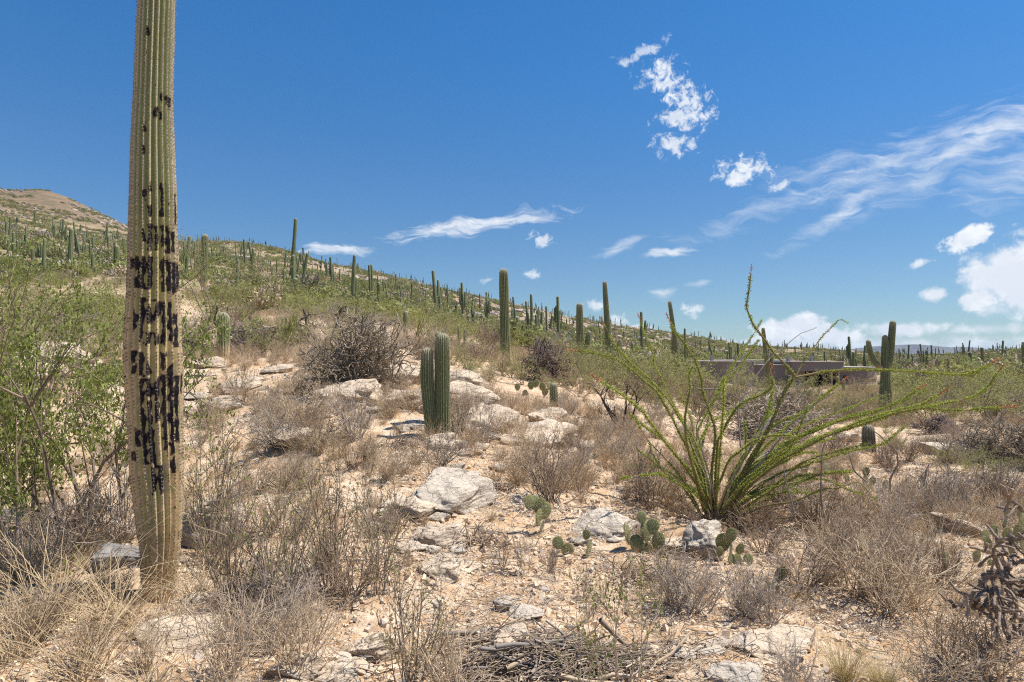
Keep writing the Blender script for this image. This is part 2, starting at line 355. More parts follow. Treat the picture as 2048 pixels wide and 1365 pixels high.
M['rock_grey'] = mat_rock('grey_lichened_rock', (.56, .47, .37), (.64, .54, .42), (.46, .395, .33))
M['rock_dark'] = mat_rock('dark_grey_rock', (.25, .23, .22), (.34, .31, .28), (.19, .175, .17))  # dark grey stone, a deeper tone than the lichened rock
M['pebble'] = None
M['rock_far'] = mat_rock('hill_rock', (.44, .345, .28), (.36, .28, .235), (.56, .47, .40))
M['twig_grey'] = mat_twig('grey_twig', (.31, .25, .195), (.48, .40, .32))
M['twig_tan'] = mat_twig('tan_twig', (.42, .30, .19), (.60, .465, .32))
M['twig_brown'] = mat_twig('brown_twig', (.20, .145, .105), (.36, .27, .19))
M['twig_black'] = mat_twig('charred_twig', (.035, .028, .025), (.09, .07, .06))
M['straw'] = mat_twig('straw', (.55, .40, .225), (.70, .545, .345))
M['straw_gold'] = mat_twig('golden_straw', (.62, .45, .18), (.75, .60, .33))
M['straw_red'] = mat_twig('rusty_dry_grass', (.44, .275, .145), (.62, .45, .275))
M['cholla'] = mat_twig('grey_cholla_joint', (.27, .21, .145), (.43, .35, .25))
M['cholla_dark'] = mat_twig('purple_brown_cholla_joint', (.12, .085, .075), (.24, .18, .155))
M['cholla_fg'] = mat_twig('weathered_brown_cholla_joint', (.19, .135, .10), (.33, .25, .19))
M['leaf_bright'] = mat_leaf('bright_small_leaf', (.19, .24, .045), (.36, .39, .10))
M['leaf_palo'] = mat_leaf('yellow_green_leaf', (.29, .31, .085), (.41, .40, .155))
M['leaf_olive'] = mat_leaf('olive_leaf', (.215, .215, .085), (.32, .30, .135))
M['leaf_ocotillo'] = mat_leaf('ocotillo_leaf', (.28, .35, .045), (.46, .51, .10), .42)
M['stem_green'] = mat_twig('green_cane', (.13, .17, .045), (.19, .20, .07))
M['blossom'] = mat_leaf('dry_orange_blossom', (.60, .17, .05), (.70, .26, .10), .3)
M['saguaro_big'] = mat_saguaro('scarred_saguaro_skin', (.34, .35, .105), (.56, .40, .275), True, .0, (.36, .74))
M['saguaro'] = mat_saguaro('saguaro_skin', (.16, .18, .068), (.37, .35, .19))
M['saguaro_far'] = mat_saguaro('distant_saguaro_skin', (.17, .185, .085), (.24, .235, .13))
M['saguaro_dark'] = mat_saguaro('dark_saguaro_skin', (.05, .065, .035), (.12, .12, .08))
M['spine'] = mat_twig('pale_spine', (.60, .47, .35), (.74, .62, .50))
M['spine_dark'] = mat_twig('dark_spine', (.08, .06, .055), (.30, .22, .17))

# ------------------------------------------------------------------ ground sheet
def build_ground():
    NX, NYN = 620, 640
    tt = np.linspace(0, 1, NYN)
    ys = np.concatenate([np.linspace(-30, 1.5, 40, endpoint=False), np.exp(np.linspace(math.log(1.5), math.log(14), 300, endpoint=False)),
                         np.exp(np.linspace(math.log(14), math.log(520), 240, endpoint=False)), np.exp(np.linspace(math.log(520), math.log(20000), 60))])
    s = np.linspace(-1, 1, NX); s = np.sign(s) * (np.abs(s) * .72 + .28 * np.abs(s) ** 3)
    W = np.clip(ys, 0, None) * 1.15 + 5 + np.clip(-ys, 0, None) * 1.0 + np.clip(ys - 1000, 0, None) * .3
    X = s[None, :] * W[:, None] * 1.25; Yg = np.broadcast_to(ys[:, None], X.shape)
    Z = height(X, Yg)
    V = np.stack([X, Yg, Z], -1).reshape(-1, 3); R, C = X.shape
    i = np.arange(R * C).reshape(R, C); q = np.stack([i[:-1, :-1], i[:-1, 1:], i[1:, 1:], i[1:, :-1]], -1).reshape(-1, 4)
    o = MB().add(V, q).build('desert_ground', M['ground']); tag(o, 'sunlit stony pale orange desert ground rising to the left', kind='structure')
build_ground()

# ------------------------------------------------------------------ far mountains
def build_mountain():
    m, t, b = material('far_mountain_rock'); n = t.noise(geopos(t), .004, 8, .65)
    t.put(b.inputs['Base Color'], t.mix(t.ramp(n, .35, .65), (.075, .075, .08), (.14, .135, .13)))
    sk = [(1560,713),(1640,708),(1690,703),(1730,697),(1780,693),(1830,692),(1870,695),(1900,700),(1925,696),(1960,698),(1990,704),(2030,706),(2080,701),(2150,694),(2250,690),(2400,700),(2600,707)]
    us = np.linspace(1560, 2600, 260); vs = np.interp(us, [a for a, _ in sk], [b_ for _, b_ in sk])
    prof = np.array([0, .12, .35, .62, .85, 1, .8, .4, 0]); dep = np.array([4600, 4700, 4850, 5000, 5150, 5300, 5500, 5800, 6200.])
    V = []
    for k in range(9):
        zt = (HV - vs) * 1.25 * 5300 / F; x = (us - CU) / F * 5300
        pts = np.stack([x, np.full_like(x, dep[k]), 0 * x], -1); zz = zt * prof[k] - 6 + (fbm(pts / 260, 5, 3) * 14 * prof[k] * (1 - .85 * (k == 5)))
        pts[:, 2] = zz; V.append(pts)
    V = np.array(V); i = np.arange(V.shape[0] * V.shape[1]).reshape(V.shape[:2]); q = np.stack([i[:-1, :-1], i[:-1, 1:], i[1:, 1:], i[1:, :-1]], -1).reshape(-1, 4)
    o = MB().add(V, q).build('distant_mountains', m); tag(o, 'low blue mountain range on the horizon at right', kind='structure')
build_mountain()
PART2 = True

# ------------------------------------------------------------------ instanced cover (things nobody could count)
def instancer(name, protos, pts, rot, scl, pick, label):
    col = bpy.data.collections.new(name + '_forms')
    for i, o in enumerate(protos):
        o.name = '%s_form_%02d' % (name, i); col.objects.link(o)
    me = bpy.data.meshes.new(name); me.vertices.add(len(pts)); me.vertices.foreach_set('co', np.asarray(pts, np.float32).ravel())
    a = me.attributes.new('rot', 'FLOAT_VECTOR', 'POINT'); a.data.foreach_set('vector', np.asarray(rot, np.float32).ravel())
    a = me.attributes.new('scl', 'FLOAT', 'POINT'); a.data.foreach_set('value', np.asarray(scl, np.float32).ravel())
    a = me.attributes.new('pick', 'INT', 'POINT'); a.data.foreach_set('value', np.asarray(pick, np.int32).ravel())
    o = bpy.data.objects.new(name, me); COL.objects.link(o)
    g = bpy.data.node_groups.new(name, 'GeometryNodeTree')
    g.interface.new_socket('Geometry', in_out='INPUT', socket_type='NodeSocketGeometry'); g.interface.new_socket('Geometry', in_out='OUTPUT', socket_type='NodeSocketGeometry')
    gi = g.nodes.new('NodeGroupInput'); go = g.nodes.new('NodeGroupOutput'); ip = g.nodes.new('GeometryNodeInstanceOnPoints'); ci = g.nodes.new('GeometryNodeCollectionInfo')
    ci.inputs['Collection'].default_value = col; ci.inputs['Separate Children'].default_value = True; ci.inputs['Reset Children'].default_value = True
    def na(nm, ty):
        n = g.nodes.new('GeometryNodeInputNamedAttribute'); n.data_type = ty; n.inputs['Name'].default_value = nm; return [s for s in n.outputs if s.enabled and s.name == 'Attribute'][0]
    g.links.new(gi.outputs[0], ip.inputs['Points']); g.links.new(ci.outputs[0], ip.inputs['Instance']); ip.inputs['Pick Instance'].default_value = True
    g.links.new(na('pick', 'INT'), ip.inputs['Instance Index']); g.links.new(na('rot', 'FLOAT_VECTOR'), ip.inputs['Rotation']); g.links.new(na('scl', 'FLOAT'), ip.inputs['Scale'])
    g.links.new(ip.outputs[0], go.inputs[0]); md = o.modifiers.new('scatter', 'NODES'); md.node_group = g
    tag(o, label, kind='stuff'); return o
def area_points(n, ymin, ymax, amin=-1.0, amax=1.0, rg=rng, power=1.):
    """even density over the ground of a wedge in front of the eye"""
    Y = (rg.uniform(ymin ** (1 + power), ymax ** (1 + power), n)) ** (1 / (1 + power)); a = rg.uniform(amin, amax, n); return a * Y, Y
def simple_inst(name, protos, x, y, smin, smax, label, sink=0., tiltamt=.0, rg=rng):
    z = height(x, y) - sink; n = len(x)
    rot = np.stack([rg.normal(0, tiltamt, n), rg.normal(0, tiltamt, n), rg.uniform(0, 6.28, n)], -1)
    return instancer(name, protos, np.stack([x, y, z], -1), rot, rg.uniform(smin, smax, n), rg.integers(0, len(protos), n), label)

# ------------------------------------------------------------------ saguaros
def ribbed(mb, path, rad, nr=18, vper=6, depth=.10, tip_len=.35, base_z=None, bark_h=.5, dome=True, areole=0, phase=0., seed=0, scars=None, end_r=None):
    path = np.asarray(path, float); rad = np.asarray(rad, float)
    if dome:
        r = rad[-1]; T = nrm(path[-1] - path[-2]); k = np.linspace(0, math.pi / 2, 8)[1:]
        path = np.concatenate([path, path[-1] + T * (np.sin(k) * r * 1.05)[:, None]]); rad = np.concatenate([rad, np.maximum(np.cos(k), .02) * r])
    K = len(path); T = np.empty_like(path); T[1:-1] = path[2:] - path[:-2]; T[0] = path[1] - path[0]; T[-1] = path[-1] - path[-2]; T = nrm(T)
    A = nrm(np.cross(np.array([0, 1., 0]) + 0 * T, T)); B = np.cross(T, A)      # A points to +X for an upright stem
    n = nr * vper; th = np.arange(n) / n * 2 * math.pi; s = np.concatenate([[0], np.cumsum(np.linalg.norm(np.diff(path, axis=0), axis=1))])
    wob = (.24 if areole else .12) * vnoise(np.stack([s * 1.3, 0 * s, 0 * s + seed], -1), seed) if vper > 3 else 0 * s
    ph = th[None, :] * nr / 2 + phase + (wob * 2)[:, None]
    crest = 1 - np.abs(np.sin(ph)) ** 1.0; crest_s = crest ** .8
    lump = 1 + (.03 if areole else .02) * vnoise(np.stack([np.cos(th)[None] * 1.5 + 0 * s[:, None], np.sin(th)[None] * 1.5 + 0 * s[:, None], s[:, None] * 3 + 0 * th[None]], -1), seed + 3)
    R = rad[:, None] * (1 - depth + depth * 1.6 * crest_s) * lump
    D = np.cos(th)[None, :, None] * A[:, None] + np.sin(th)[None, :, None] * B[:, None]
    V = path[:, None] + R[..., None] * D
    tot = s[-1]; tipv = np.clip(1 - (tot - s) / tip_len, 0, 1)[:, None] * np.ones(n)[None]
    bark = np.clip(1 - s / bark_h, 0, 1)[:, None] * np.ones(n)[None]
    ar = np.zeros_like(crest)
    if areole:
        f = (s[:, None] / areole + np.floor(ph / math.pi + .5) * .5) % 1; ar = ((f < .40) & (crest > .70)) * 1.
    sc_ = np.zeros_like(crest)
    if scars is not None: sc_, V = scars(V, th, ph, crest, s, D)
    idx = np.arange(K * n).reshape(K, n); nx = np.roll(idx, -1, 1); q = np.stack([idx[:-1], nx[:-1], nx[1:], idx[1:]], -1).reshape(-1, 4)
    mb.add(V.reshape(-1, 3), q, crest=crest_s.ravel(), areole=ar.ravel(), tip=(tipv * (.5 + .5 * crest_s)).ravel(), bark=bark.ravel(), scar=sc_.ravel())
    return path, rad, A, B, nr, phase, wob, s
def spine_coat(mb, frame, spacing, length, per, rg=rng, width=.0016, tipboost=1.0, zmin=None):
    path, rad, A, B, nr, phase, wob, s = frame
    S = np.arange(0, s[-1] + .03, spacing)
    for k in range(nr):
        ss = S + rg.uniform(0, spacing); ss = ss[ss < s[-1]]
        c = np.stack([np.interp(ss, s, path[:, j]) for j in range(3)], -1); r = np.interp(ss, s, rad); a = np.stack([np.interp(ss, s, A[:, j]) for j in range(3)], -1); b = np.stack([np.interp(ss, s, B[:, j]) for j in range(3)], -1); wb = np.interp(ss, s, wob)
        th = ((k * math.pi - phase) - 2 * wb) * 2 / nr
        d = np.cos(th)[:, None] * a + np.sin(th)[:, None] * b; p = c + d * (r * 1.045)[:, None]
        T = nrm(np.cross(a, b)); d = nrm(d + T * np.clip(1 - (s[-1] - ss) / .15, 0, 1)[:, None])
        p = np.repeat(p, per, 0); d = np.repeat(d, per, 0); bt = 1 + tipboost * np.clip(1 - (s[-1] - np.repeat(ss, per)) / .35, 0, 1)
        dd = nrm(d + rg.normal(0, .65, d.shape)); L = length * rg.uniform(.45, 1.1, len(p)) * bt; sd = nrm(np.cross(dd, rg.normal(0, 1, dd.shape))) * width
        V = np.stack([p - sd, p + sd, p + dd * L[:, None]], 1).reshape(-1, 3); mb.add(V, tr=np.arange(len(V)).reshape(-1, 3))
def px_path(pts, Y, n, dY=0.):
    """a smooth stem through sight points, standing at distance Y"""
    pts = np.asarray(pts, float); d = np.concatenate([[0], np.cumsum(np.linalg.norm(np.diff(pts, axis=0), axis=1))]); q = np.linspace(0, d[-1], n)
    def smooth(c):
        y = np.interp(q, d, c); k = max(1, n // (3 * len(pts)))
        if len(pts) > 2 and k > 1:
            e = np.concatenate([np.full(k, y[0]), y, np.full(k, y[-1])]); ker = np.hanning(2 * k + 1); ker /= ker.sum(); yy = np.convolve(e, ker, 'valid'); wv = np.minimum(np.arange(n), np.arange(n)[::-1]) / k; wv = np.clip(wv, 0, 1); y = y * (1 - wv) + yy * wv
        return y
    u, v = smooth(pts[:, 0]), smooth(pts[:, 1]); YY = Y + dY * q / max(d[-1], 1e-6)
    return np.stack([(u - CU) / F * YY, YY, CZ + YY * (HV - v) / F], -1)

# -- the big scarred saguaro in front
def big_saguaro():
    Y = 4.6; prof = [(1225,284,350),(1200,284,351),(1175,283,352),(1150,282,353),(1130,281,356),(1100,281,360),(1050,274,364.5),(950,262,367),(900,259,366.6),(800,254,365.5),(740,250,366.5),(700,249,364.5),(640,252,361),(600,254,358),(520,257.5,356),(400,260,352),(290,263,348),(200,267.5,345.5),(100,271.6,347.5),(0,276,350.5),(-120,279,351),(-260,281,348),(-400,284,344)]
    prof = np.array(prof)[::1]; vv = np.arange(1225, -400, -3.2)
    c = np.interp(-vv, -prof[:, 0], (prof[:, 1] + prof[:, 2]) / 2); wd = np.interp(-vv, -prof[:, 0], (prof[:, 2] - prof[:, 1]) / 2)
    k = 9; ker = np.hanning(2 * k + 1); ker /= ker.sum(); pad = lambda y: np.convolve(np.concatenate([np.full(k, y[0]), y, np.full(k, y[-1])]), ker, 'valid')
    c = pad(c); wd = pad(wd)
    base = px(320, 1200, Y); path = np.stack([(c - CU) / F * Y, np.full_like(c, Y), CZ + Y * (HV - vv) / F], -1); rad = wd / F * Y / 1.17
    root = empty('saguaro', tuple(base)); off = base
    tag(root, 'tall thick saguaro with black scars in the left foreground, cut by the top edge', 'saguaro')
    z6 = lambda X, Yo, S=.293, ox=220, oy=400: (ox + X * S, oy + Yo[0] * S, oy + Yo[1] * S)
    raw = [(265,190,325),(305,200,320),(350,200,330),(395,205,310),(425,220,340),(450,240,340),(215,220,280),(265,60,100),(350,0,80),(375,0,90),(180,410,490),(150,420,450),(225,410,590),(275,410,590),(355,420,520),(180,530,580),(430,430,620),(455,450,620),(385,500,600),(185,690,960),(150,770,830),(140,850,895),(115,850,890),(225,700,900),(275,700,820),(325,700,800),(350,720,860),(425,700,960),(395,790,900),(460,800,980),(480,900,980),(250,930,968),(285,925,968),(325,930,972),(365,932,970),(160,1050,1120),(165,1130,1170),(215,1060,1180),(125,1100,1160),(285,1130,1170),(400,1060,1110),(400,1130,1170),(440,1140,1180),(380,1200,1365),(440,1200,1365),(475,1220,1365),(215,1240,1365),(275,1240,1365),(330,1230,1365)]
    sc_ = [z6(a, (b, c_)) for a, b, c_ in raw]
    raw7 = [(195,0,100),(195,120,370),(247,0,380),(262,350,375),(300,20,120),(335,0,110),(335,130,290),(382,0,300),(415,30,110),(412,130,250),(150,200,260),(145,320,360),(240,420,560),(300,420,550),(390,340,420)]
    sc_ += [z6(a, (b, c_), .3295, 220, 800) for a, b, c_ in raw7]
    sc_ += [z6(a, (b, c_), .293, 220, 0) for a, b, c_ in [(340,660,690),(365,668,700),(390,680,720),(412,690,735),(315,755,785),(345,762,795),(362,770,800),(350,1270,1365),(240,1318,1345),(290,1265,1285),(205,1010,1030),(210,855,875),(235,200,220)]]
    sc_ = np.array(sc_)
    def scars(V, th, ph, crest, s, D):
        Vw = V
        U = Vw[..., 0] / Vw[..., 1] * F + CU; VV = HV - (Vw[..., 2] - CZ) / Vw[..., 1] * F
        rib = np.floor(ph / math.pi + .5).astype(int); front = D[..., 1] < .15
        mask = np.zeros_like(crest); nz = fbm(np.stack([Vw[..., 0] * 40, Vw[..., 1] * 40, Vw[..., 2] * 22], -1), 3, 9)
        for (u, v0, v1) in sc_:
            row = int(np.argmin(np.abs(VV[:, 0] - (v0 + v1) / 2))); cand = np.where(front[row] & (crest[row] > .80))[0]
            if len(cand) == 0: continue
            rb = rib[row, cand[np.argmin(np.abs(U[row, cand] - u))]]
            e = np.minimum(VV - v0, v1 - VV) / 5.; m = np.clip(e * .6 + 1.1 + nz * 1.8, 0, 1) * (rib == rb) * front * np.clip((crest - .06 + nz * .45) * 5, 0, 1)
            mask = np.maximum(mask, m * ((VV > v0 - 7) & (VV < v1 + 7)))
        back = (~front) * np.clip((vnoise(np.stack([rib * 3.1, 0 * rib, Vw[..., 2] * 4], -1), 12) - .35) * 6, 0, 1) * (crest > .4) * (Vw[..., 2] < 3); mask = np.maximum(mask, back)
        speck = np.clip((vnoise(np.stack([Vw[..., 0] * 60, Vw[..., 1] * 60, Vw[..., 2] * 45], -1), 77) - .80) * 8, 0, 1) * (crest > .5); mask = np.maximum(mask, speck)
        V = V - D * (mask * .004)[..., None] + D * (mask * nz * .007)[..., None]
        return mask, V
    mb = MB(); fr = ribbed(mb, path, rad, nr=21, vper=12, depth=.135, bark_h=2.9, areole=.026, phase=.6, seed=2, scars=scars)
    mb.v[0] = mb.v[0] - off; mb.build('trunk', M['saguaro_big'], root)
    fr = (fr[0] - off,) + fr[1:]
    sp = MB(); spine_coat(sp, fr, .026, .016, 5, width=.0012); sp2 = MB(); spine_coat(sp2, fr, .026, .018, 3, width=.0014); sp2.build('dark_spines', M['spine_dark'], root, smooth=False).__setitem__('kind', 'stuff'); sp.build('spines', M['spine'], root, smooth=False).__setitem__('kind', 'stuff')
big_saguaro()

# -- saguaros measured one by one: top, base, width in photo pixels, arms as sight paths
def saguaro_thing(label, stems, vb=None, Y=None, nr=16, vper=6, group=None, spines=True, name='saguaro', mat=None, partname='stem', sink=.12):
    if Y is None: Y = float(hit(stems[0][0][0][0], vb if vb else stems[0][0][0][1])[1][0])
    ub, vb_ = stems[0][0][0]; base = px(ub, vb_, Y); base[2] = min(base[2], hz(base[0], base[1]) + .1)
    root = empty(name, tuple(base)); tag(root, label, 'saguaro', group); sp = MB(); big = False
    for i, st in enumerate(stems):
        pts, w0, w1 = st[0], st[1], st[2]; dY = st[3] if len(st) > 3 else 0
        pts = [pts[0]] + list(pts[1:]); p = px_path(pts, Y + dY, 34)
        if i == 0 or (len(st) > 4 and st[4]): p = np.concatenate([p[:1] - np.array([[0, 0, sink + .3]]), p])
        K = len(p); f = np.linspace(0, 1, K); r = (w0 + (w1 - w0) * f) * .5 / F * Y; r = r * (.82 + .18 * np.clip(f * 5, 0, 1)) * (1 + .03 * np.sin(f * 9 + i * 2 + ub))
        r = r * (1.04 - .10 * np.clip((f - .85) / .15, 0, 1)); 
        rr = r[-1]; T = nrm(p[-1] - p[-2]); p[-1] = p[-1] - T * 0 ; L = np.linalg.norm(np.diff(p, axis=0), axis=1).sum()
        # the dome adds one radius, so pull the path in by that much
        cut = np.clip((L - rr) / L, .5, 1); s = np.concatenate([[0], np.cumsum(np.linalg.norm(np.diff(p, axis=0), axis=1))]); q = np.linspace(0, s[-1] * cut, K); p = np.stack([np.interp(q, s, p[:, j]) for j in range(3)], -1)
        mb = MB(); fr = ribbed(mb, p - base, r, nr=nr if i == 0 else max(10, nr - 3), vper=vper, depth=.11, tip_len=.3, phase=i * .7, seed=int(ub) + i, bark_h=.35, areole=0)
        nm = partname if i == 0 else ('arm' if partname == 'trunk' else partname)
        mb.build(nm, mat or M['saguaro'], root)
        if spines: spine_coat(sp, fr, .03 if Y < 14 else .05, .024 if Y < 14 else .03, 3, width=.0013 * max(1, Y / 12), tipboost=.9)
    if spines and sp.n: sp.build('spines', M['spine'], root, smooth=False)['kind'] = 'stuff'
    return root
saguaro_thing('pair of fused waist-high dark green saguaros among the pale rocks at the centre',
    [([(885,872),(885,667)], 29, 27, 0, True), ([(862,868),(854,760),(854,696)], 21, 25, -.03, True), ([(878,860),(877,664)], 18, 15, .36, True)], Y=8.7, nr=19, vper=8)
saguaro_thing('single stout armless saguaro standing against the sky beside the dark purple shrub', [([(1011,732),(1009,640),(1007,538)], 19, 17)], Y=24, nr=18)
saguaro_thing('saguaro with one thick upturned arm on its right, right of the purple shrub', [([(1163,792),(1160,690),(1159,607)], 15, 13), ([(1165,702),(1174,694),(1178,662)], 9, 10)], Y=27, partname='trunk')
saguaro_thing('tall left-leaning saguaro with two small arms low on its right', [([(1224,757),(1217,690),(1209,563)], 17, 8.5), ([(1222,706),(1234,702),(1241,679)], 7, 6.5), ([(1226,712),(1227,685)], 6, 6)], Y=28, partname='trunk')
saguaro_thing('left-leaning slim saguaro with a second stem, left of the flat house', [([(1356,748),(1350,680),(1339,603)], 11, 7), ([(1348,748),(1347,671)], 9, 8, .2, True)], Y=32)
saguaro_thing('slim saguaro with one stubby arm in front of the flat house', [([(1536,775),(1533,720),(1526,656)], 10, 7), ([(1538,745),(1543,730),(1544,705)], 6, 7)], Y=31, partname='trunk')
saguaro_thing('big candelabra saguaro with two long upright arms at right', [([(1771,818),(1771,740),(1770,671)], 25, 11), ([(1768,742),(1748,724),(1740,704),(1736,681)], 10.5, 9.5), ([(1775,745),(1780,715),(1782,690),(1786,642)], 12.5, 12.5)], Y=22, partname='trunk', nr=17)
saguaro_thing('small fuzzy young saguaro in brown grass right of the centre', [([(1108,812),(1107,766)], 17, 15)], Y=14, nr=15)
saguaro_thing('round pale-spined young saguaro under the gnarled mesquite at left', [([(447,676),(446,625)], 22, 23)], Y=14.5, nr=15)
saguaro_thing('thick blunt saguaro above the mesquite, second from the scarred one', [([(408,560),(410,469)], 13, 12.5)], Y=38, spines=True)
MEAS = [ # label, stems
 ('tallest thin saguaro in the clump on the ridge, brown at its base', [([(582,575),(587,510),(591.5,437)], 8.5, 6.5)]),
 ('shorter upright saguaro touching the tallest of the ridge clump', [([(587,582),(586,510)], 8, 7)]),
 ('bulbous young saguaro at the foot of the ridge clump', [([(590,592),(590.5,556)], 10, 10)]),
 ('small saguaro tip peeping behind the ridge clump', [([(596,585),(595,550)], 6, 7)]),
 ('stubby leftmost saguaro at the foot of the ridge clump', [([(578,592),(578,573)], 7, 7)]),
 ('right-leaning saguaro right of the ridge clump', [([(602,590),(608,550),(615,506)], 7, 5.5)]),
 ('tall saguaro with brighter green base above the staghorn shrub', [([(705,626),(706,570),(709,510)], 9, 6.5)]),
 ('slender saguaro pressed to the right of the taller green one', [([(710,626),(712,554)], 6.5, 6)]),
 ('short slightly leaning saguaro right of the pair above the staghorn shrub', [([(722,623),(726,583)], 5, 5)]),
 ('armless saguaro standing alone above the right of the staghorn shrub', [([(758,634),(758,565)], 7.5, 7)]),
 ('short dark saguaro beside thin green ocotillo wands', [([(810,680),(811.5,622)], 10, 9.5)]),
 ('knee-high saguaro right of the thin ocotillo wands', [([(844,682),(844,657)], 6, 6)]),
 ('tall thin saguaro of the group before the rocky slope', [([(1065,684),(1062,588)], 7, 5)]),
 ('short straight saguaro beside the tallest of the rocky slope group', [([(1074,688),(1072,629)], 5.5, 5)]),
 ('middle saguaro of the rocky slope group', [([(1083,683),(1083,623)], 5.5, 5)]),
 ('right-leaning saguaro of the rocky slope group', [([(1096,676),(1105,631)], 5.5, 5)]),
 ('stubby little saguaro at the right of the rocky slope group', [([(1110,674),(1110,656)], 4.5, 4.5)]),
 ('thin saguaro behind the twin saguaro', [([(876,668),(876,629)], 4.5, 4.5)]),
 ('pale slim saguaro just left behind the twin saguaro', [([(869,668),(870,635)], 3.5, 3.5)]),
 ('left one of two thin saguaros right of the twin saguaro', [([(917,700),(917,651)], 4, 4)]),
 ('right one of two thin saguaros right of the twin saguaro', [([(929,702),(929,658)], 4, 4)]),
 ('small barrel-shaped saguaro before the green bushes right of the leaning one', [([(1275,748),(1275,717)], 8, 8)]),
 ('slim curved saguaro before the teal roofs', [([(1264,728),(1265,686)], 5.5, 4.5)]),
 ('thin leaning saguaro behind the left end of the house', [([(1428,725),(1416,679)], 4, 3)]),
 ('dark straight saguaro against the left wall of the house', [([(1476,748),(1476,687)], 4.5, 4)]),
 ('saguaro with one arm against the right wing of the house', [([(1707,760),(1707,704)], 6.5, 5), ([(1708,748),(1718,746),(1723,740)], 4, 4)]),
 ('right small saguaro before the dark garage', [([(1687,788),(1687,758)], 6, 6)]),
 ('left small saguaro before the dark garage', [([(1675,778),(1675,753)], 5, 5)]),
 ('armed saguaro with two drooping side arms at far right', [([(1900,788),(1897,750),(1896,716)], 8, 5), ([(1898,766),(1886,762),(1882,743)], 4, 3.5), ([(1901,765),(1910,760),(1912,746)], 4, 3.5)]),
 ('plain tall saguaro left of the two-armed one at far right', [([(1856,770),(1853,700)], 7.5, 5)]),
 ('tall slim saguaro standing before the blue mountain end', [([(1966,745),(1964,695)], 6, 5.5)]),
 ('tall saguaro cut by the right edge of the view', [([(2050,784),(2047,684)], 7, 7)]),
 ('left-leaning saguaro near the right edge', [([(2046,768),(2034,745),(2027,720)], 6, 5)]),
 ('tiny round saguaro near the right edge', [([(2033,782),(2032,763)], 7, 7)]),
 ('right one of two short saguaros right of the candelabra', [([(1823,778),(1822,750)], 6, 5)]),
 ('left one of two short saguaros right of the candelabra', [([(1809,774),(1808,754)], 6.5, 6)]),
 ('dark saguaro half hidden beneath the right ocotillo arm', [([(1952,822),(1952,792)], 8, 7.5)]),
 ('tallest saguaro on the left hillside beside the scarred saguaro', [([(139,558),(143,457)], 9, 8)]),
 ('short saguaro at the foot of the tallest on the left hillside', [([(147,558),(149,532)], 5.5, 5)]),
 ('short stout saguaro touching the left side of the scarred saguaro', [([(232,545),(234,491)], 10.5, 10.5)]),
 ('brown-based saguaro left of the tallest on the left hillside', [([(86,560),(89,477)], 6.5, 5)]),
 ('short thick green saguaro near the left edge of the hillside', [([(65,534),(66,493)], 5.5, 5.5)]),
 ('pale green saguaro by a white rock at the left edge', [([(28,524),(27,464)], 5.5, 5)]),
 ('leftmost short saguaro on the hillside', [([(16,512),(17,479)], 4.5, 4)]),
 ('thin saguaro right of the white hillside rock', [([(34,521),(35,481)], 4, 4)]),
 ('tall thin leaning saguaro near the left edge', [([(18,483),(21,434)], 3.5, 3)]),
 ('upper left saguaro near the left edge', [([(12,472),(13,442)], 4, 3.5)]),
 ('thin dark saguaro before the brown patch of the hillside', [([(75,521),(76,480)], 3.6, 3.4)]),
 ('saguaro behind the brown-based one on the left hillside', [([(83,522),(83,487)], 4, 4)]),
 ('straight saguaro left of the armed one on the left hillside', [([(108,490),(110,452)], 3.6, 3)]),
 ('saguaro with two curved arms on the left hillside', [([(124,488),(127,438)], 4.2, 3.2), ([(125,468),(120,466),(118,460)], 2.5, 2.2), ([(125,468),(129,466),(130,459)], 2.5, 2.2)]),
 ('saguaro with a low right arm on the left hillside', [([(130,497),(133,448)], 3.8, 3), ([(131,482),(135,480),(136,470)], 2.4, 2.4)]),
 ('short green saguaro high on the left hillside', [([(160,472),(162,449)], 4, 3.5)]),
 ('pale green saguaro in the brown gully of the left hillside', [([(169,503),(170,467)], 4, 3.6)]),
 ('plain thin saguaro in the brown gully of the left hillside', [([(188,500),(188,469)], 3.5, 3)]),
 ('tall saguaro with a long left arm near the scarred saguaro', [([(213,494),(215,444)], 3.8, 3.2), ([(213,482),(209,476),(208,463)], 2.4, 2.4)]),
 ('green saguaro in front of the long-armed one near the scarred saguaro', [([(215,518),(217,472)], 4, 3.8)]),
 ('saguaro with arms like a fork beside the scarred saguaro', [([(234,487),(235,459)], 3.2, 2.8), ([(234,480),(230,478),(229,472)], 2.2, 2.2), ([(234,480),(238,478),(239,471)], 2.2, 2.2)]),
 ('plain saguaro just left of the upper part of the scarred saguaro', [([(248,511),(249,477)], 4, 3.6)]),
 ('mid-sized saguaro low on the left hillside', [([(184,557),(186,506)], 5.5, 5)]),
 ('smallest of the three low saguaros on the left hillside', [([(190,558),(191,534)], 4.6, 4.4)]),
 ('thin low saguaro left of the stout one by the scarred saguaro', [([(200,547),(200,518)], 4.6, 4.2)]),
 ('stubby low saguaro left of the mid-sized one on the left hillside', [([(174,558),(175,525)], 6, 6)]),
 ('short shaggy saguaro half hidden in bushes on the left hillside', [([(96,553),(97,517)], 5.5, 5)]),
 ('distant slim saguaro high on the left slope', [([(68,455),(71,420)], 3.2, 2.8)]),
]
SKIPPOS = []
for lab, st in MEAS:
    vb = st[0][0][0][1]; ub = st[0][0][0][0]; X_, Y_ = hit(ub, vb); Yd = float(Y_[0])
    if Yd > 330: Yd = 260.
    SKIPPOS.append((Yd,)); mk = saguaro_thing(lab, st, Y=Yd, nr=12 if Yd < 60 else 9, vper=4, spines=False, partname='trunk' if len(st) > 1 else 'stem', group='saguaros standing on the slopes')

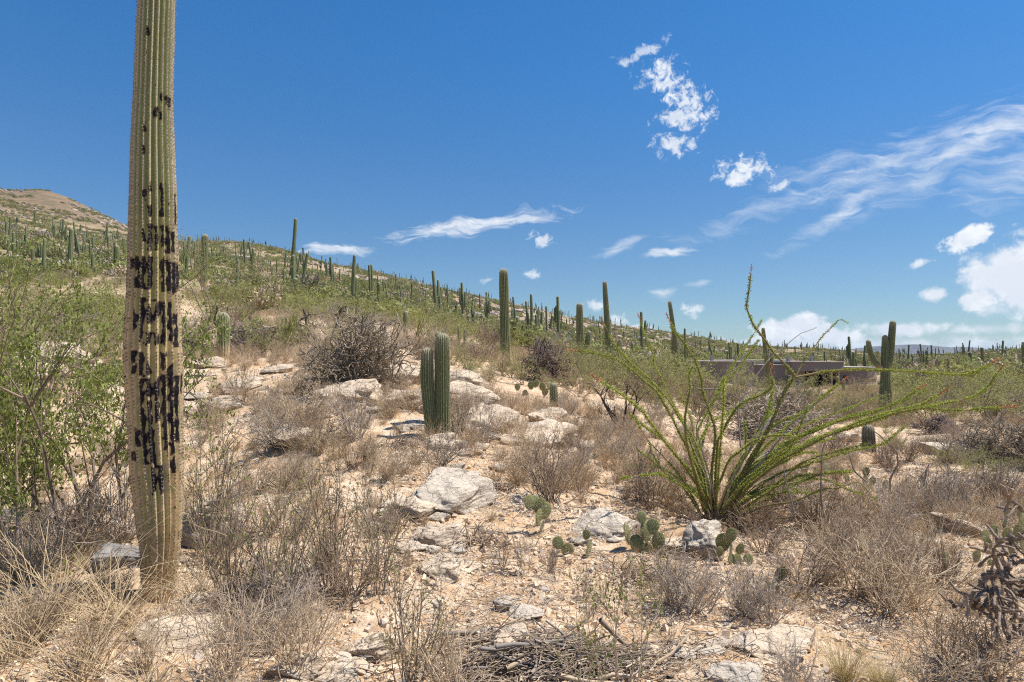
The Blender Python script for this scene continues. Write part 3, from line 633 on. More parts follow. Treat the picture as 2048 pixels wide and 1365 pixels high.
# -- simple forms for the hundreds farther away
def far_form(H, R, arms, seed, sides=7):
    rg = np.random.default_rng(seed); mb = MB(); lean = rg.normal(0, .05, 2)
    def tube(path, r):
        path = np.asarray(path); K = len(path); rr = np.concatenate([np.full(K, r), [r * .75, r * .3]]); T = nrm(path[-1] - path[-2]); path = np.concatenate([path, [path[-1] + T * r * .6, path[-1] + T * r]])
        tubes(mb, path[None], rr[None] , sides, tip=np.clip(np.linspace(-2, 1, K + 2), 0, 1)[None] * .8, crest=.3)
    tube([(0, 0, -.3), (lean[0] * H * .5, lean[1] * H * .5, H * .5), (lean[0] * H, lean[1] * H, H)], R)
    for k in range(arms):
        a = rg.uniform(0, 6.28); z = H * rg.uniform(.35, .6); d = np.array([math.cos(a), math.sin(a), 0]); L = H * rg.uniform(.15, .38); o = .45 + rg.uniform(0, .2)
        c = np.array([lean[0] * z, lean[1] * z, z]); tube([c, c + d * o * .7 + [0, 0, .02], c + d * o + [0, 0, .3], c + d * o + [0, 0, .3 + L]], R * .72)
    return mb
forms = []
for i, (H, R, arms) in enumerate([(5.2, .19, 0), (4.0, .18, 0), (6.4, .20, 0), (2.4, .19, 0), (5.8, .2, 1), (6.5, .21, 2), (6.8, .22, 4), (3.2, .17, 0)]):
    forms.append(far_form(H, R, arms, 100 + i).mesh('saguaro', M['saguaro_far']))
def scatter_saguaros():
    rg = np.random.default_rng(11)
    n = 3400; x, y = area_points(n, 45, 430, -.86, .95, rg)
    u = x / y * F + CU; z = height(x, y)
    keep = (fbm(np.stack([x / 22, y / 22, 0 * x], -1), 2, 4) > -.18) & ~((u < 330) & (z > 44 + 7 * rg.normal(0, 1, n))) & ~((u > 1380) & (y < 100) & (rg.random(n) < .55)) 
    keep &= ~((u > 1380) & (u < 1780) & (y < 92)); keep &= ~((y < 85) & (rg.random(n) < .6))
    x, y, z, u = x[keep], y[keep], z[keep], u[keep]
    x2, y2 = area_points(170, 430, 1100, .15, .95, rg); x = np.concatenate([x, x2]); y = np.concatenate([y, y2]); z = np.concatenate([z, height(x2, y2)])
    # skyline ranks, which the photograph shows one beside the other
    us = np.concatenate([rg.uniform(262, 1500, 190), rg.uniform(1480, 2040, 34)]); ys = rg.uniform(255, 330, len(us)); xs = (us - CU) / F * ys
    x = np.concatenate([x, xs]); y = np.concatenate([y, ys]); z = np.concatenate([z, height(xs, ys)]); u = x / y * F + CU
    pick = rg.choice(8, len(x), p=[.17, .17, .11, .14, .12, .10, .07, .12]); s = rg.uniform(.4, 1.1, len(x)) * np.clip(1.0 - (y - 60) / 330, .55, .9); Hs = np.array([5.2, 4, 6.4, 2.4, 5.8, 6.5, 6.8, 3.2])[pick] * s
    vis = (u > 0) & (u < 2048); row = HV - (z - CZ) / y * F
    size = Hs / y * vis; order = np.argsort(-size); nind = 232; ind = order[:nind]; rest = order[nind:]
    def region(u_, v_):
        if u_ < 262: return 'on the left hillside'
        if u_ < 560: return 'left of the ridge clump'
        if u_ < 700: return 'on the slope right of the ridge clump'
        if u_ < 860: return 'on the slope above the staghorn shrub'
        if u_ < 1000: return 'on the slope behind the twin saguaro'
        if u_ < 1155: return 'on the rocky slope right of the stout saguaro'
        if u_ < 1330: return 'on the slope behind the teal roofs'
        if u_ < 1480: return 'behind the left end of the house'
        if u_ < 1690: return 'on the flat behind the house'
        if u_ < 1800: return 'near the candelabra saguaro'
        if u_ < 1930: return 'right of the candelabra saguaro'
        return 'on the flat near the right edge'
    names = ['tall armless', 'medium armless', 'very tall thin', 'short stubby', 'one-armed', 'two-armed', 'many-armed', 'small thin']
    for i in ind:
        o = bpy.data.objects.new('saguaro', forms[pick[i]]); COL.objects.link(o); o.location = (x[i], y[i], z[i]); o.scale = (s[i],) * 3; o.rotation_euler = (rg.normal(0, .035), rg.normal(0, .035), rg.uniform(0, 6.28))
        tag(o, names[pick[i]] + ' distant saguaro ' + region(u[i], row[i]), 'saguaro', 'saguaros standing on the slopes')
    protos = [bpy.data.objects.new('f', m_) for m_ in forms]
    instancer('saguaro_forest', protos, np.stack([x, y, z], -1)[rest], np.stack([0 * x, 0 * x, rg.uniform(0, 6.28, len(x))], -1)[rest], s[rest], pick[rest], 'thin far saguaros covering the slopes and skyline')
scatter_saguaros()

# ------------------------------------------------------------------ rocks
def rock_mesh(seed, dims, mat, n=26, strata=.5, tilt=.5, chunk=.68):
    rg = np.random.default_rng(seed); g = np.tan(np.linspace(-math.pi / 4, math.pi / 4, n + 1)); V = []; Q = []; off = 0
    for ax in range(3):
        for sg in (-1, 1):
            a, b = np.meshgrid(g, g, indexing='ij'); c = np.full_like(a, sg); p = np.zeros(a.shape + (3,)); p[..., ax] = c; p[..., (ax + 1) % 3] = a * sg; p[..., (ax + 2) % 3] = b
            V.append(nrm(p).reshape(-1, 3)); i = np.arange((n + 1) ** 2).reshape(n + 1, n + 1) + off; Q.append(np.stack([i[:-1, :-1], i[1:, :-1], i[1:, 1:], i[:-1, 1:]], -1).reshape(-1, 4)); off += (n + 1) ** 2
    V = np.concatenate(V); Q = np.concatenate(Q)
    # weld the cube seams
    key = np.round(V * 1e5).astype(np.int64); _, first, inv = np.unique(key, axis=0, return_index=True, return_inverse=True); V = V[first]; Q = inv.reshape(-1)[Q]
    for k in range(16):
        nn = nrm(rg.normal(0, 1, 3)) if k > 2 else nrm(np.array([rg.normal(-.15, .18), rg.normal(-.25, .15), 1.])); d = rg.uniform(chunk - .22, chunk + .16) if k > 2 else .5 + .07 * k; e = V @ nn - d; V = V - np.maximum(e, 0)[:, None] * nn * .93
    V = V + nrm(V) * (fbm(V * 1.6 + seed * 3.7, 4, seed)[:, None] * .13)
    V = V * np.array(dims)
    # ledges along tilted beds
    nt = np.array([math.sin(tilt) * .8, -.25, math.cos(tilt)]); nt /= np.linalg.norm(nt); m = float(np.mean(dims)); q = (V @ nt) / m
    lay = vnoise(np.stack([q * 9, V[:, 0] / m * .8, V[:, 1] / m * .8], -1), seed + 5); led = np.round(lay * 2.6) / 2.6; out = V * [1, 1, .35]; out = nrm(out)
    V = V + out * (led * .085 * strata * m)[:, None] + nrm(V) * (fbm(V / m * 7, 3, seed + 9)[:, None] * .022 * m)
    return MB().add(V, Q).mesh('rock', mat)
ROCKN = [0]
def rock(u, v, w, h, label, mat='rock', Y=None, dr=.8, embed=.4, tilt=.5, strata=1., rz=None, pitch=0., n=26, cat='rock', grp=None):
    """v is the row of the foot of the rock; w, h its width and height in photo pixels"""
    ROCKN[0] += 1; sd = ROCKN[0] * 13 + int(u)
    if Y is None: Y = float(hit(u, v)[1][0])
    w = w * 1.12; h = h * 1.08; W = w * Y / F / 2; Hh = h * Y / F / (2 - 2 * embed * .9); D = W * dr
    x = (u - CU) / F * Y; y = Y + D * .75; x = (u - CU) / F * y
    o = bpy.data.objects.new('rock', rock_mesh(sd, (W * 1.12, D, Hh), M[mat], n, strata, tilt)); COL.objects.link(o)
    o.location = (x, y, hz(x, y) + Hh * (1 - 2 * embed)); o.rotation_euler = (pitch + .12, random.uniform(-.1, .1), random.uniform(-.3, .3) if rz is None else rz)
    return tag(o, label, cat, grp)
RK = [
 (880,905,80,36,'rounded pale boulder just below the twin saguaro','rock',.8,.35),
 (893,1042,160,66,'large lichened slab below the rounded boulder, stepping down to the left','rock_grey',1.5,.38),
 (815,1048,100,38,'low blocky rock at the left foot of the large lichened slab','rock',1.,.35),
 (870,1108,110,52,'flaky rock with stepped ledges below the large lichened slab','rock',1.,.5),
 (895,1178,95,50,'small white slab lying in gravel below the flaky rock','rock',1.,.5),
 (945,830,120,60,'smooth pale slab sloping down right of the twin saguaro','rock',1.,.35),
 (960,868,180,48,'broken bedded outcrop right of the twin saguaro foot','rock',.9,.4),
 (915,785,110,50,'pale slab behind the twin saguaro, half under brown grass','rock',1.,.35),
 (815,830,110,56,'layered rock ledge just left of the twin saguaro','rock',1.,.35),
 (800,772,110,45,'pale rock beneath the right edge of the staghorn shrub','rock',1.,.35),
 (700,822,130,58,'long rounded rock in front of the staghorn shrub','rock',.9,.35),
 (645,835,90,40,'white boulder left of the long rounded rock','rock',.8,.4),
 (560,748,60,18,'flat white rock left of the staghorn shrub','rock',.8,.35),
 (590,905,110,44,'tan rock buried in dry twigs left of the tiny twig shrub','rock',.9,.45),
 (825,868,90,20,'thin flat grey slab in the shadow of the twin saguaro','rock_grey',.8,.4),
 (1098,858,78,40,'blocky overhanging boulder right of the centre','rock',.8,.3),
 (1085,898,150,46,'bedded slab under the blocky overhanging boulder','rock',.9,.35),
 (1050,885,70,40,'grey shadowed rock left of the bedded slab','rock_grey',.9,.4),
 (1215,1098,120,56,'grey flat slab between the two small prickly pears','rock_grey',1.2,.5),
 (1205,1040,50,22,'small grey slab up the slope from the flat grey slab','rock_grey',1.,.5),
 (1405,1125,88,88,'dark lichened rock right under the ocotillo','rock_grey',1.1,.35),
 (1345,1110,70,34,'rough brown rock left of the rock under the ocotillo','rock',.8,.4),
 (1930,1092,110,44,'white bleached rock beside the prickly pears at right','rock',.9,.35),
 (1855,895,110,20,'flat pale outcrop in the dry grass at right','rock',.7,.35),
 (1905,915,130,24,'broken grey outcrop below the flat pale one at right','rock_grey',.7,.35),
 (1690,885,60,24,'pale rock behind the right side of the ocotillo','rock',.8,.35),
 (1700,835,50,14,'little rock beyond the ocotillo wands','rock',.8,.35),
 (745,1335,115,62,'wedge-shaped white rock near the bottom edge','rock',.8,.35),
 (590,1385,100,44,'yellowish boulder cut by the bottom edge','rock',.8,.4),
 (680,1392,110,50,'yellowish boulder right of the other one at the bottom edge','rock',.8,.4),
 (1010,1240,46,34,'grey upright stone in gravel left of the stick pile','rock_grey',.7,.35),
 (1055,1262,75,20,'grey flat stone beside the upright one','rock_grey',.7,.4),
 (1010,1330,90,60,'pale half-buried slab left of the stick pile','rock',1.2,.55),
 (1480,1395,100,36,'grey-white flat rock at the bottom edge right of the sapling','rock_grey',.9,.45),
 (1560,1340,180,44,'long flat grey-white slab near the bottom edge at right','rock',.9,.5),
 (1440,1315,60,24,'little white rock at the end of the curved dead branch','rock',.8,.4),
 (235,1160,140,64,'dark grey boulder behind the foot of the scarred saguaro','rock_dark',.9,.42),
 (395,1110,90,110,'pale rock right behind the foot of the scarred saguaro','rock_grey',.7,.3),
 (400,1215,80,30,'grey flat stone at the right foot of the scarred saguaro','rock_grey',.8,.4),
 (380,1340,210,70,'broad pale slab at the lower left','rock',1.,.5),
 (110,770,210,90,'big white slab behind the green shrub at left','rock',.8,.35),
 (225,800,110,40,'white rock behind the green shrub, nearer the scarred saguaro','rock',.8,.35),
 (60,810,110,40,'white rock at the left edge behind the green shrub','rock',.8,.35),
 (480,790,80,30,'low crumbly rock on the slope right of the scarred saguaro','rock',.9,.4),
 (440,825,90,34,'pale crumbly ledge right of the scarred saguaro','rock',.9,.4),
 (530,672,46,26,'white rock under the gnarled mesquite','rock',.8,.35),
 (420,740,80,24,'flat ledge rock between scarred saguaro and mesquite','rock',.8,.35),
 (605,690,50,26,'white boulder behind the small green ocotillo','rock',.8,.35),
 (1180,700,30,10,'pale boulder on the slope by the thick-armed saguaro','rock_far',.8,.3),
 (945,650,44,24,'dark boulder in place of a shaded hollow on the rocky slope','rock_dark',.8,.3),  # solid boulder, its dark colour stands in for the shade of a cave
 (75,500,26,9,'white rock on the left hillside','rock_far',.8,.3),(45,500,24,12,'larger white rock on the left hillside','rock_far',.8,.3),(78,556,26,12,'white rock at the foot of the brown-based saguaro','rock_far',.8,.3),
 (475,522,40,8,'long pale ledge on the slope behind the mesquite','rock_far',.8,.3),(500,540,46,9,'second long pale ledge lower on the slope','rock_far',.8,.3),
 (1040,632,22,10,'grey slanting block on the rocky slope','rock_far',.8,.3),
]
for r in RK:
    u, v, w_, h_, lab, mt, dr, em = r
    rock(u, v, w_, h_, lab, mt, dr=dr, embed=em, tilt=random.uniform(.35, .7), n=30 if w_ > 60 else 16)
def plates():
    rg = np.random.default_rng(15)
    for (cu, cv, ru, rv, n, nm) in [(815,1030,60,30,6,'left of the large lichened slab'),(870,1120,60,26,7,'beside the flaky rock'),(965,865,70,34,8,'in the outcrop right of the twin saguaro'),(1095,895,70,24,7,'in the outcrop under the overhanging boulder'),(810,820,60,30,7,'in the ledges left of the twin saguaro'),(690,830,70,26,5,'around the long rounded rock'),(450,815,80,30,8,'in the crumbly ledges right of the scarred saguaro'),(1890,905,90,14,7,'in the broken outcrop at right'),(1200,1080,60,30,6,'around the flat grey slab'),(900,1180,50,22,5,'beside the small white slab'),(560,770,60,30,6,'on the slope left of the staghorn shrub'),(1480,1320,120,26,6,'beside the long flat bottom slab'),(690,1350,90,20,5,'near the yellowish boulders'),(1000,935,90,30,6,'on the gravel right of the rounded boulder')]:
        for k in range(n):
            rock(cu + rg.uniform(-1, 1) * ru, cv + rg.uniform(-1, 1) * rv, rg.uniform(22, 58), rg.uniform(9, 20), rg.choice(['cream', 'tan', 'weathered']) + ' flaky rock plate ' + nm, 'rock' if rg.random() < .75 else 'rock_grey', dr=rg.uniform(.7, 1.2), embed=.3, n=10, cat='rock', grp='flaky rock plates of the outcrops', tilt=rg.uniform(.2, .8), rz=rg.uniform(-.8, .8))
plates()
# loose stones one can count on the open gravel
stone_meshes = [rock_mesh(900 + i, (1, .85, .55), M[m_], 7, .3, .4) for i, m_ in enumerate(['rock', 'rock_grey', 'rock', 'rock', 'rock_grey'])]
def stones():
    rg = np.random.default_rng(5); names = ['pale', 'grey', 'creamy', 'tan', 'lichened grey']
    zones = [((800, 1000), (60, 60), 22, 'left of the large lichened slab'), ((1120, 1190), (130, 60), 26, 'on the gravel under the small prickly pears'), ((740, 1180), (120, 90), 16, 'on the gravel at the centre bottom'), ((1500, 1300), (200, 60), 26, 'on the gravel near the long flat slab'),
             ((520, 780), (90, 60), 22, 'on the slope left of the staghorn shrub'), ((1020, 1060), (130, 50), 18, 'on the slope right of the large lichened slab'), ((1220, 940), (70, 60), 16, 'on the pale gravel left of the ocotillo'), ((440, 1320), (200, 50), 14, 'near the lower left corner')]
    for (cu, cv), (ru, rv), n, nm in zones:
        for k in range(n):
            u = cu + rg.normal(0, .55) * ru; v = cv + rg.normal(0, .55) * rv; X, Y = hit(u, v); s = rg.uniform(5, 13) * Y[0] / F * .9; i = rg.integers(0, 5)
            o = bpy.data.objects.new('stone', stone_meshes[i]); COL.objects.link(o); o.scale = (s, s * rg.uniform(.7, 1), s * rg.uniform(.5, 1)); o.location = (X[0], Y[0], hz(X[0], Y[0]) + s * .12); o.rotation_euler = (rg.normal(0, .3), rg.normal(0, .3), rg.uniform(0, 6.28))
            tag(o, names[i] + ' loose stone ' + nm, 'stone', 'loose stones on the gravel')
stones()
pebs = []
for i in range(7):
    _rg = np.random.default_rng(950 + i); _V = np.array([(x, y, z) for x in (-1, 1) for y in (-1, 1) for z in (-1, 1)], float) * [.5, _rg.uniform(.28, .5), _rg.uniform(.14, .34)] * _rg.uniform(.45, 1.15, (8, 3))
    pebs.append(bpy.data.objects.new('p', MB().add(_V, [(0, 1, 3, 2), (4, 6, 7, 5), (0, 4, 5, 1), (2, 3, 7, 6), (0, 2, 6, 4), (1, 5, 7, 3)]).mesh('chip', M['rock'], False)))
def gravel():
    rg = np.random.default_rng(6); x, y = area_points(60000, 2.6, 15, -.9, .95, rg, power=.35); cl = fbm(np.stack([x * 1.1, y * 1.1, 0 * x], -1), 3, 60); k = cl > -.25; x = x[k]; y = y[k]
    z = height(x, y); n = len(x); s = .010 + .038 * rg.random(n) ** 7 + .003 * y / 5
    instancer('gravel', pebs, np.stack([x, y, z], -1), rg.uniform(0, 6.28, (n, 3)), s * 1.5, rg.integers(0, 7, n), 'cream and grey gravel strewn over the soil')
gravel()
def rubble():
    rg = np.random.default_rng(8); P_ = [bpy.data.objects.new('p', rock_mesh(970 + i, (1, .8, .6), M['rock_far' if i != 3 else 'rock_dark'], 4, .5, .5)) for i in range(5)]
    x, y = area_points(16000, 13, 420, -.86, .95, rg, power=.7); u = x / y * F + CU; dens = fbm(np.stack([x / 22, y / 22, 0 * x], -1), 3, 61)
    rocky = np.exp(-((u - 1130) / 260) ** 2) * (y > 100) * .9; k = (dens + rocky > .12) & ~((u > 1350) & (y < 150) & (y > 30)); x = x[k]; y = y[k]; z = height(x, y); n = len(x); s = rg.uniform(.25, 1.0, n) ** 2 * 1.6 * np.clip(y / 150, .17, 1.1)
    instancer('hillside_rubble', P_, np.stack([x, y, z], -1), np.stack([rg.normal(0, .3, n), rg.normal(0, .3, n), rg.uniform(0, 6.28, n)], -1), s, rg.integers(0, 5, n), 'pinkish grey rock rubble on the far slopes')
rubble()

# ------------------------------------------------------------------ shrub forms (shared meshes)
def dry_form(seed, n0=26, h=.5, spread=1.0, sub=5, sub2=3, r=.0047, wob=.18, up=.10, mat='twig_grey', lv=0, lmat=None, lsize=.014):
    rg = np.random.default_rng(seed); mb = MB(); S = np.stack([rg.normal(0, .03, n0), rg.normal(0, .03, n0), np.full(n0, -.03)], -1)
    P0 = grow(S, cone(n0, spread, rg), rg.uniform(.7, 1.05, n0) * h, 5, wob, up, rg); tubes(mb, P0, np.linspace(r * 1.3, r * .5, 5)[None])
    s, d, t_ = spawn(P0, sub, .2, 1, .55, rg); P1 = grow(s, d, rg.uniform(.2, .45, len(s)) * h, 4, wob, up, rg); tubes(mb, P1, np.linspace(r * .6, r * .35, 4)[None])
    tip = P1
    if sub2: s, d, t_ = spawn(P1, sub2, .15, 1, .6, rg); P2 = grow(s, d, rg.uniform(.08, .22, len(s)) * h, 3, wob, up * .5, rg); tubes(mb, P2, np.linspace(r * .4, r * .25, 3)[None]); tip = P2
    me = mb.mesh('twigs', M[mat]); lm = None
    if lv:
        s, d, _ = spawn(tip, lv, .1, 1, .8, rg); lb = MB(); leaves(lb, s, rg.uniform(.6, 1.2, len(s)) * lsize, rg); lm = lb.mesh('leaves', M[lmat], False)
    return me, lm
def tuft_form(seed, n=90, h=.35, spread=.8, mat='straw', r=.0014, droop=-.12):
    rg = np.random.default_rng(seed); mb = MB(); S = np.stack([rg.normal(0, .035, n), rg.normal(0, .035, n), np.full(n, -.02)], -1)
    P0 = grow(S, cone(n, spread, rg), rg.uniform(.5, 1.1, n) * h, 6, .10, droop, rg); tubes(mb, P0, np.linspace(r * 1.2, r * .4, 6)[None])
    return mb.mesh('blades', M[mat]), None
def bush_form(seed, h=2.2, w_=1.3, n0=7, leaves_n=3000, lsize=.06, lmat='leaf_palo', bmat='twig_brown', r=.03, tuftn=16, spr=1.0):
    rg = np.random.default_rng(seed); mb = MB(); S = np.stack([rg.normal(0, .06, n0), rg.normal(0, .06, n0), np.full(n0, -.1)], -1)
    P0 = grow(S, cone(n0, spr, rg, .1), rg.uniform(.6, .9, n0) * h, 6, .22, .06, rg); tubes(mb, P0, np.linspace(r, r * .35, 6)[None], 5)
    s, d, t_ = spawn(P0, 6, .3, 1, .6, rg); P1 = grow(s, d, rg.uniform(.25, .5, len(s)) * h, 5, .22, .04, rg); tubes(mb, P1, np.linspace(r * .38, r * .15, 5)[None], 3)
    s, d, t_ = spawn(P1, 5, .2, 1, .7, rg); P2 = grow(s, d, rg.uniform(.12, .3, len(s)) * h, 4, .25, .02, rg); tubes(mb, P2, np.linspace(r * .16, r * .07, 4)[None], 3)
    s, d, _ = spawn(P2, max(1, leaves_n // len(P2)), .15, 1, .7, rg); s = s + rg.normal(0, .018 * h, s.shape)
    gap = fbm(s / (h * .16), 2, seed) > -.28; s = s[gap]
    lb = MB(); leaves(lb, s, rg.uniform(.5, 1.2, len(s)) * lsize, rg, aspect=.5); return mb.mesh('branches', M[bmat]), lb.mesh('foliage', M[lmat], False)
def cholla_chain(P0, r, seed, joints=True):
    """thick knobbly cylindrical joints: radius pinches between segments, with raised tubercles"""
    pass
def joint_tubes(mb, P, r, rg, pinch=.45, per=9, tub=.2):
    N, K, _ = P.shape; q = np.linspace(0, K - 1, (K - 1) * per // 2 + 1); i = np.minimum(q.astype(int), K - 2); f = (q - i)[None, :, None]
    PP = P[:, i] * (1 - f) + P[:, i + 1] * f; fr = np.abs(((q % 1) - .5) * 2) ** 4; rr = r * (1 - pinch * fr) * (1 + tub * ((np.arange(len(q)) % 2) * 2 - 1))
    R = np.broadcast_to(rr, (N, len(q))).copy(); R[:, -1] *= .35; tubes(mb, PP, R, 6)
def cholla_form(seed, h=1.1, n0=9, r=.011, mat='cholla', sub=(4, 4, 2), spread=1.25, spines=True):
    rg = np.random.default_rng(seed); mb = MB(); S = np.stack([rg.normal(0, .05, n0), rg.normal(0, .05, n0), np.full(n0, -.05)], -1)
    P0 = grow(S, cone(n0, spread, rg), rg.uniform(.45, .7, n0) * h, 5, .32, .06, rg); joint_tubes(mb, P0, r * 1.4, rg, .25); allp = [P0]; P_ = P0
    for k, sb in enumerate(sub):
        s, d, _ = spawn(P_, sb, .3, 1, .85, rg); P_ = grow(s, d, rg.uniform(.14, .32, len(s)) * h * (.9 - .12 * k), 4, .30, .05, rg); joint_tubes(mb, P_, r * (1 - .15 * k), rg); allp.append(P_)
    me = mb.mesh('joints', M[mat]); sm = None
    if spines:
        sb_ = MB()
        for P_ in allp[1:]:
            s, d, _ = spawn(P_, 16, .05, 1, .1, rg); dd = nrm(rg.normal(0, 1, s.shape)); sd = nrm(np.cross(dd, rg.normal(0, 1, dd.shape))) * .0009; L = rg.uniform(1.4, 2.6, len(s)) * r
            V = np.stack([s - sd, s + sd, s + dd * (L + r * .8)[:, None]], 1).reshape(-1, 3); sb_.add(V, tr=np.arange(len(V)).reshape(-1, 3))
        sm = sb_.mesh('spines', M['spine'], False)
    return me, sm
def mat_pebble():
    m, t, b = material('pebble'); r = objrand(t); n = t.noise(geopos(t), 60, 3); c = t.mix(t.ramp(r, .1, .9), (.69, .53, .36), (.55, .39, .25)); c = t.mix(t.ramp(r, .82, .9), c, (.42, .37, .33)); c = t.mix(t.math('MULTIPLY', n, .3), c, (.78, .66, .52)); t.put(b.inputs['Base Color'], c); return m
M['pebble'] = mat_pebble()
for _o in pebs: _o.data.materials[0] = M['pebble']
for _m in stone_meshes[2:4]: _m.materials[0] = M['pebble']
FORM = {
 'grey': [dry_form(200 + i, 24, .5, 1.0, 5, 4, mat='twig_grey') for i in range(4)],
 'brown': [dry_form(210 + i, 26, .5, 1.05, 5, 4, mat='twig_brown') for i in range(3)],
 'tan': [dry_form(220 + i, 26, .5, .75, 5, 3, r=.0038, mat='twig_tan') for i in range(4)],
 'sprig': [dry_form(230 + i, 12, .5, .7, 6, 4, r=.0032, wob=.12, mat='twig_brown') for i in range(3)],
 'wispy': [dry_form(240 + i, 14, .5, .62, 5, 3, r=.0038, wob=.09, up=.10, mat='twig_brown', lv=4, lmat='leaf_bright', lsize=.012) for i in range(4)],
 'straw': [tuft_form(250 + i, 75, .5, .8, r=.0021) for i in range(4)],
 'gold': [tuft_form(260 + i, 260, .5, .7, 'straw_gold', droop=-.10) for i in range(2)],
 'rusty': [tuft_form(270 + i, 80, .5, .7, 'straw_red', .002, droop=-.04) for i in range(3)],
 'green': [bush_form(280 + i, 1.0, 1, 9, 15000, .021, 'leaf_bright', 'twig_brown', .012) for i in range(3)],
 'palo': [bush_form(290 + i, 2.2, 1, 8, 6500, .048, 'leaf_palo', 'twig_brown', .022) for i in range(4)],
 'olive': [bush_form(300 + i, 2.0, 1, 8, 6000, .046, 'leaf_olive', 'twig_brown', .020, spr=1.15) for i in range(4)],
 'sapling': [dry_form(235 + i, 5, .5, .5, 6, 4, r=.004, wob=.13, mat='twig_tan', lv=5, lmat='leaf_bright', lsize=.018) for i in range(2)],
 'cholla': [cholla_form(310 + i, n0=18, r=.0075, sub=(5, 5, 3)) for i in range(3)],
 'cholla_dark': [cholla_form(320 + i, r=.010, mat='cholla_dark', n0=14, sub=(5, 4, 3)) for i in range(2)],
}
HF = {'grey': .5, 'brown': .5, 'tan': .5, 'sprig': .5, 'wispy': .5, 'sapling': .5, 'straw': .36, 'gold': .42, 'rusty': .42, 'green': .72, 'palo': 2.0, 'olive': 1.9, 'cholla': 1.05, 'cholla_dark': 1.05}
NAME = {'grey': 'dry_shrub', 'brown': 'dry_shrub', 'tan': 'dry_shrub', 'sprig': 'dry_shrub', 'wispy': 'twiggy_shrub', 'sapling': 'sapling', 'straw': 'grass_tuft', 'gold': 'grass_tuft', 'rusty': 'grass_tuft', 'green': 'green_shrub', 'palo': 'palo_verde_bush', 'olive': 'desert_bush', 'cholla': 'cholla', 'cholla_dark': 'cholla'}
PARTN = {'wispy': ('twigs', 'leaves'), 'sapling': ('twigs', 'leaves'), 'green': ('branches', 'foliage'), 'palo': ('branches', 'foliage'), 'olive': ('branches', 'foliage'), 'cholla': ('joints', 'spines'), 'cholla_dark': ('joints', 'spines')}
CATN = {'grass_tuft': 'grass tuft', 'cholla': 'cholla cactus'}
def plant(kind, x, y, s, label, group=None, i=None, sx=1., tilt=0., z=None, rz=None, parts=True):
    i = random.randrange(len(FORM[kind])) if i is None else i % len(FORM[kind]); m1, m2 = FORM[kind][i]; nm = NAME[kind]; z = hz(x, y) if z is None else z
    if m2 is None: o = bpy.data.objects.new(nm, m1); COL.objects.link(o)
    else:
        o = empty(nm)
        for me, pn in zip((m1, m2), PARTN[kind]):
            c = bpy.data.objects.new(pn, me); COL.objects.link(c); c.parent = o
            if pn == 'foliage' or pn == 'leaves' or pn == 'spines': c['kind'] = 'stuff'
    o.location = (x, y, z); o.scale = (s * sx, s * sx, s); o.rotation_euler = (tilt * random.uniform(-1, 1), tilt * random.uniform(-1, 1), random.uniform(0, 6.28) if rz is None else rz)
    return tag(o, label, CATN.get(nm, 'shrub'), group)
def plant_px(kind, u, v, w_, h_, label, group=None, **k):
    X, Y = hit(u, v); Y = float(Y[0]); s = h_ * Y / F / HF[kind]; sx = np.clip(w_ / h_ / {'grey': 1.5, 'brown': 1.6, 'tan': 1.2, 'straw': 1.3, 'wispy': 1.1}.get(kind, 1.4), .6, 1.6)
    return plant(kind, float(X[0]), Y, s, label, group, sx=float(sx), **k)

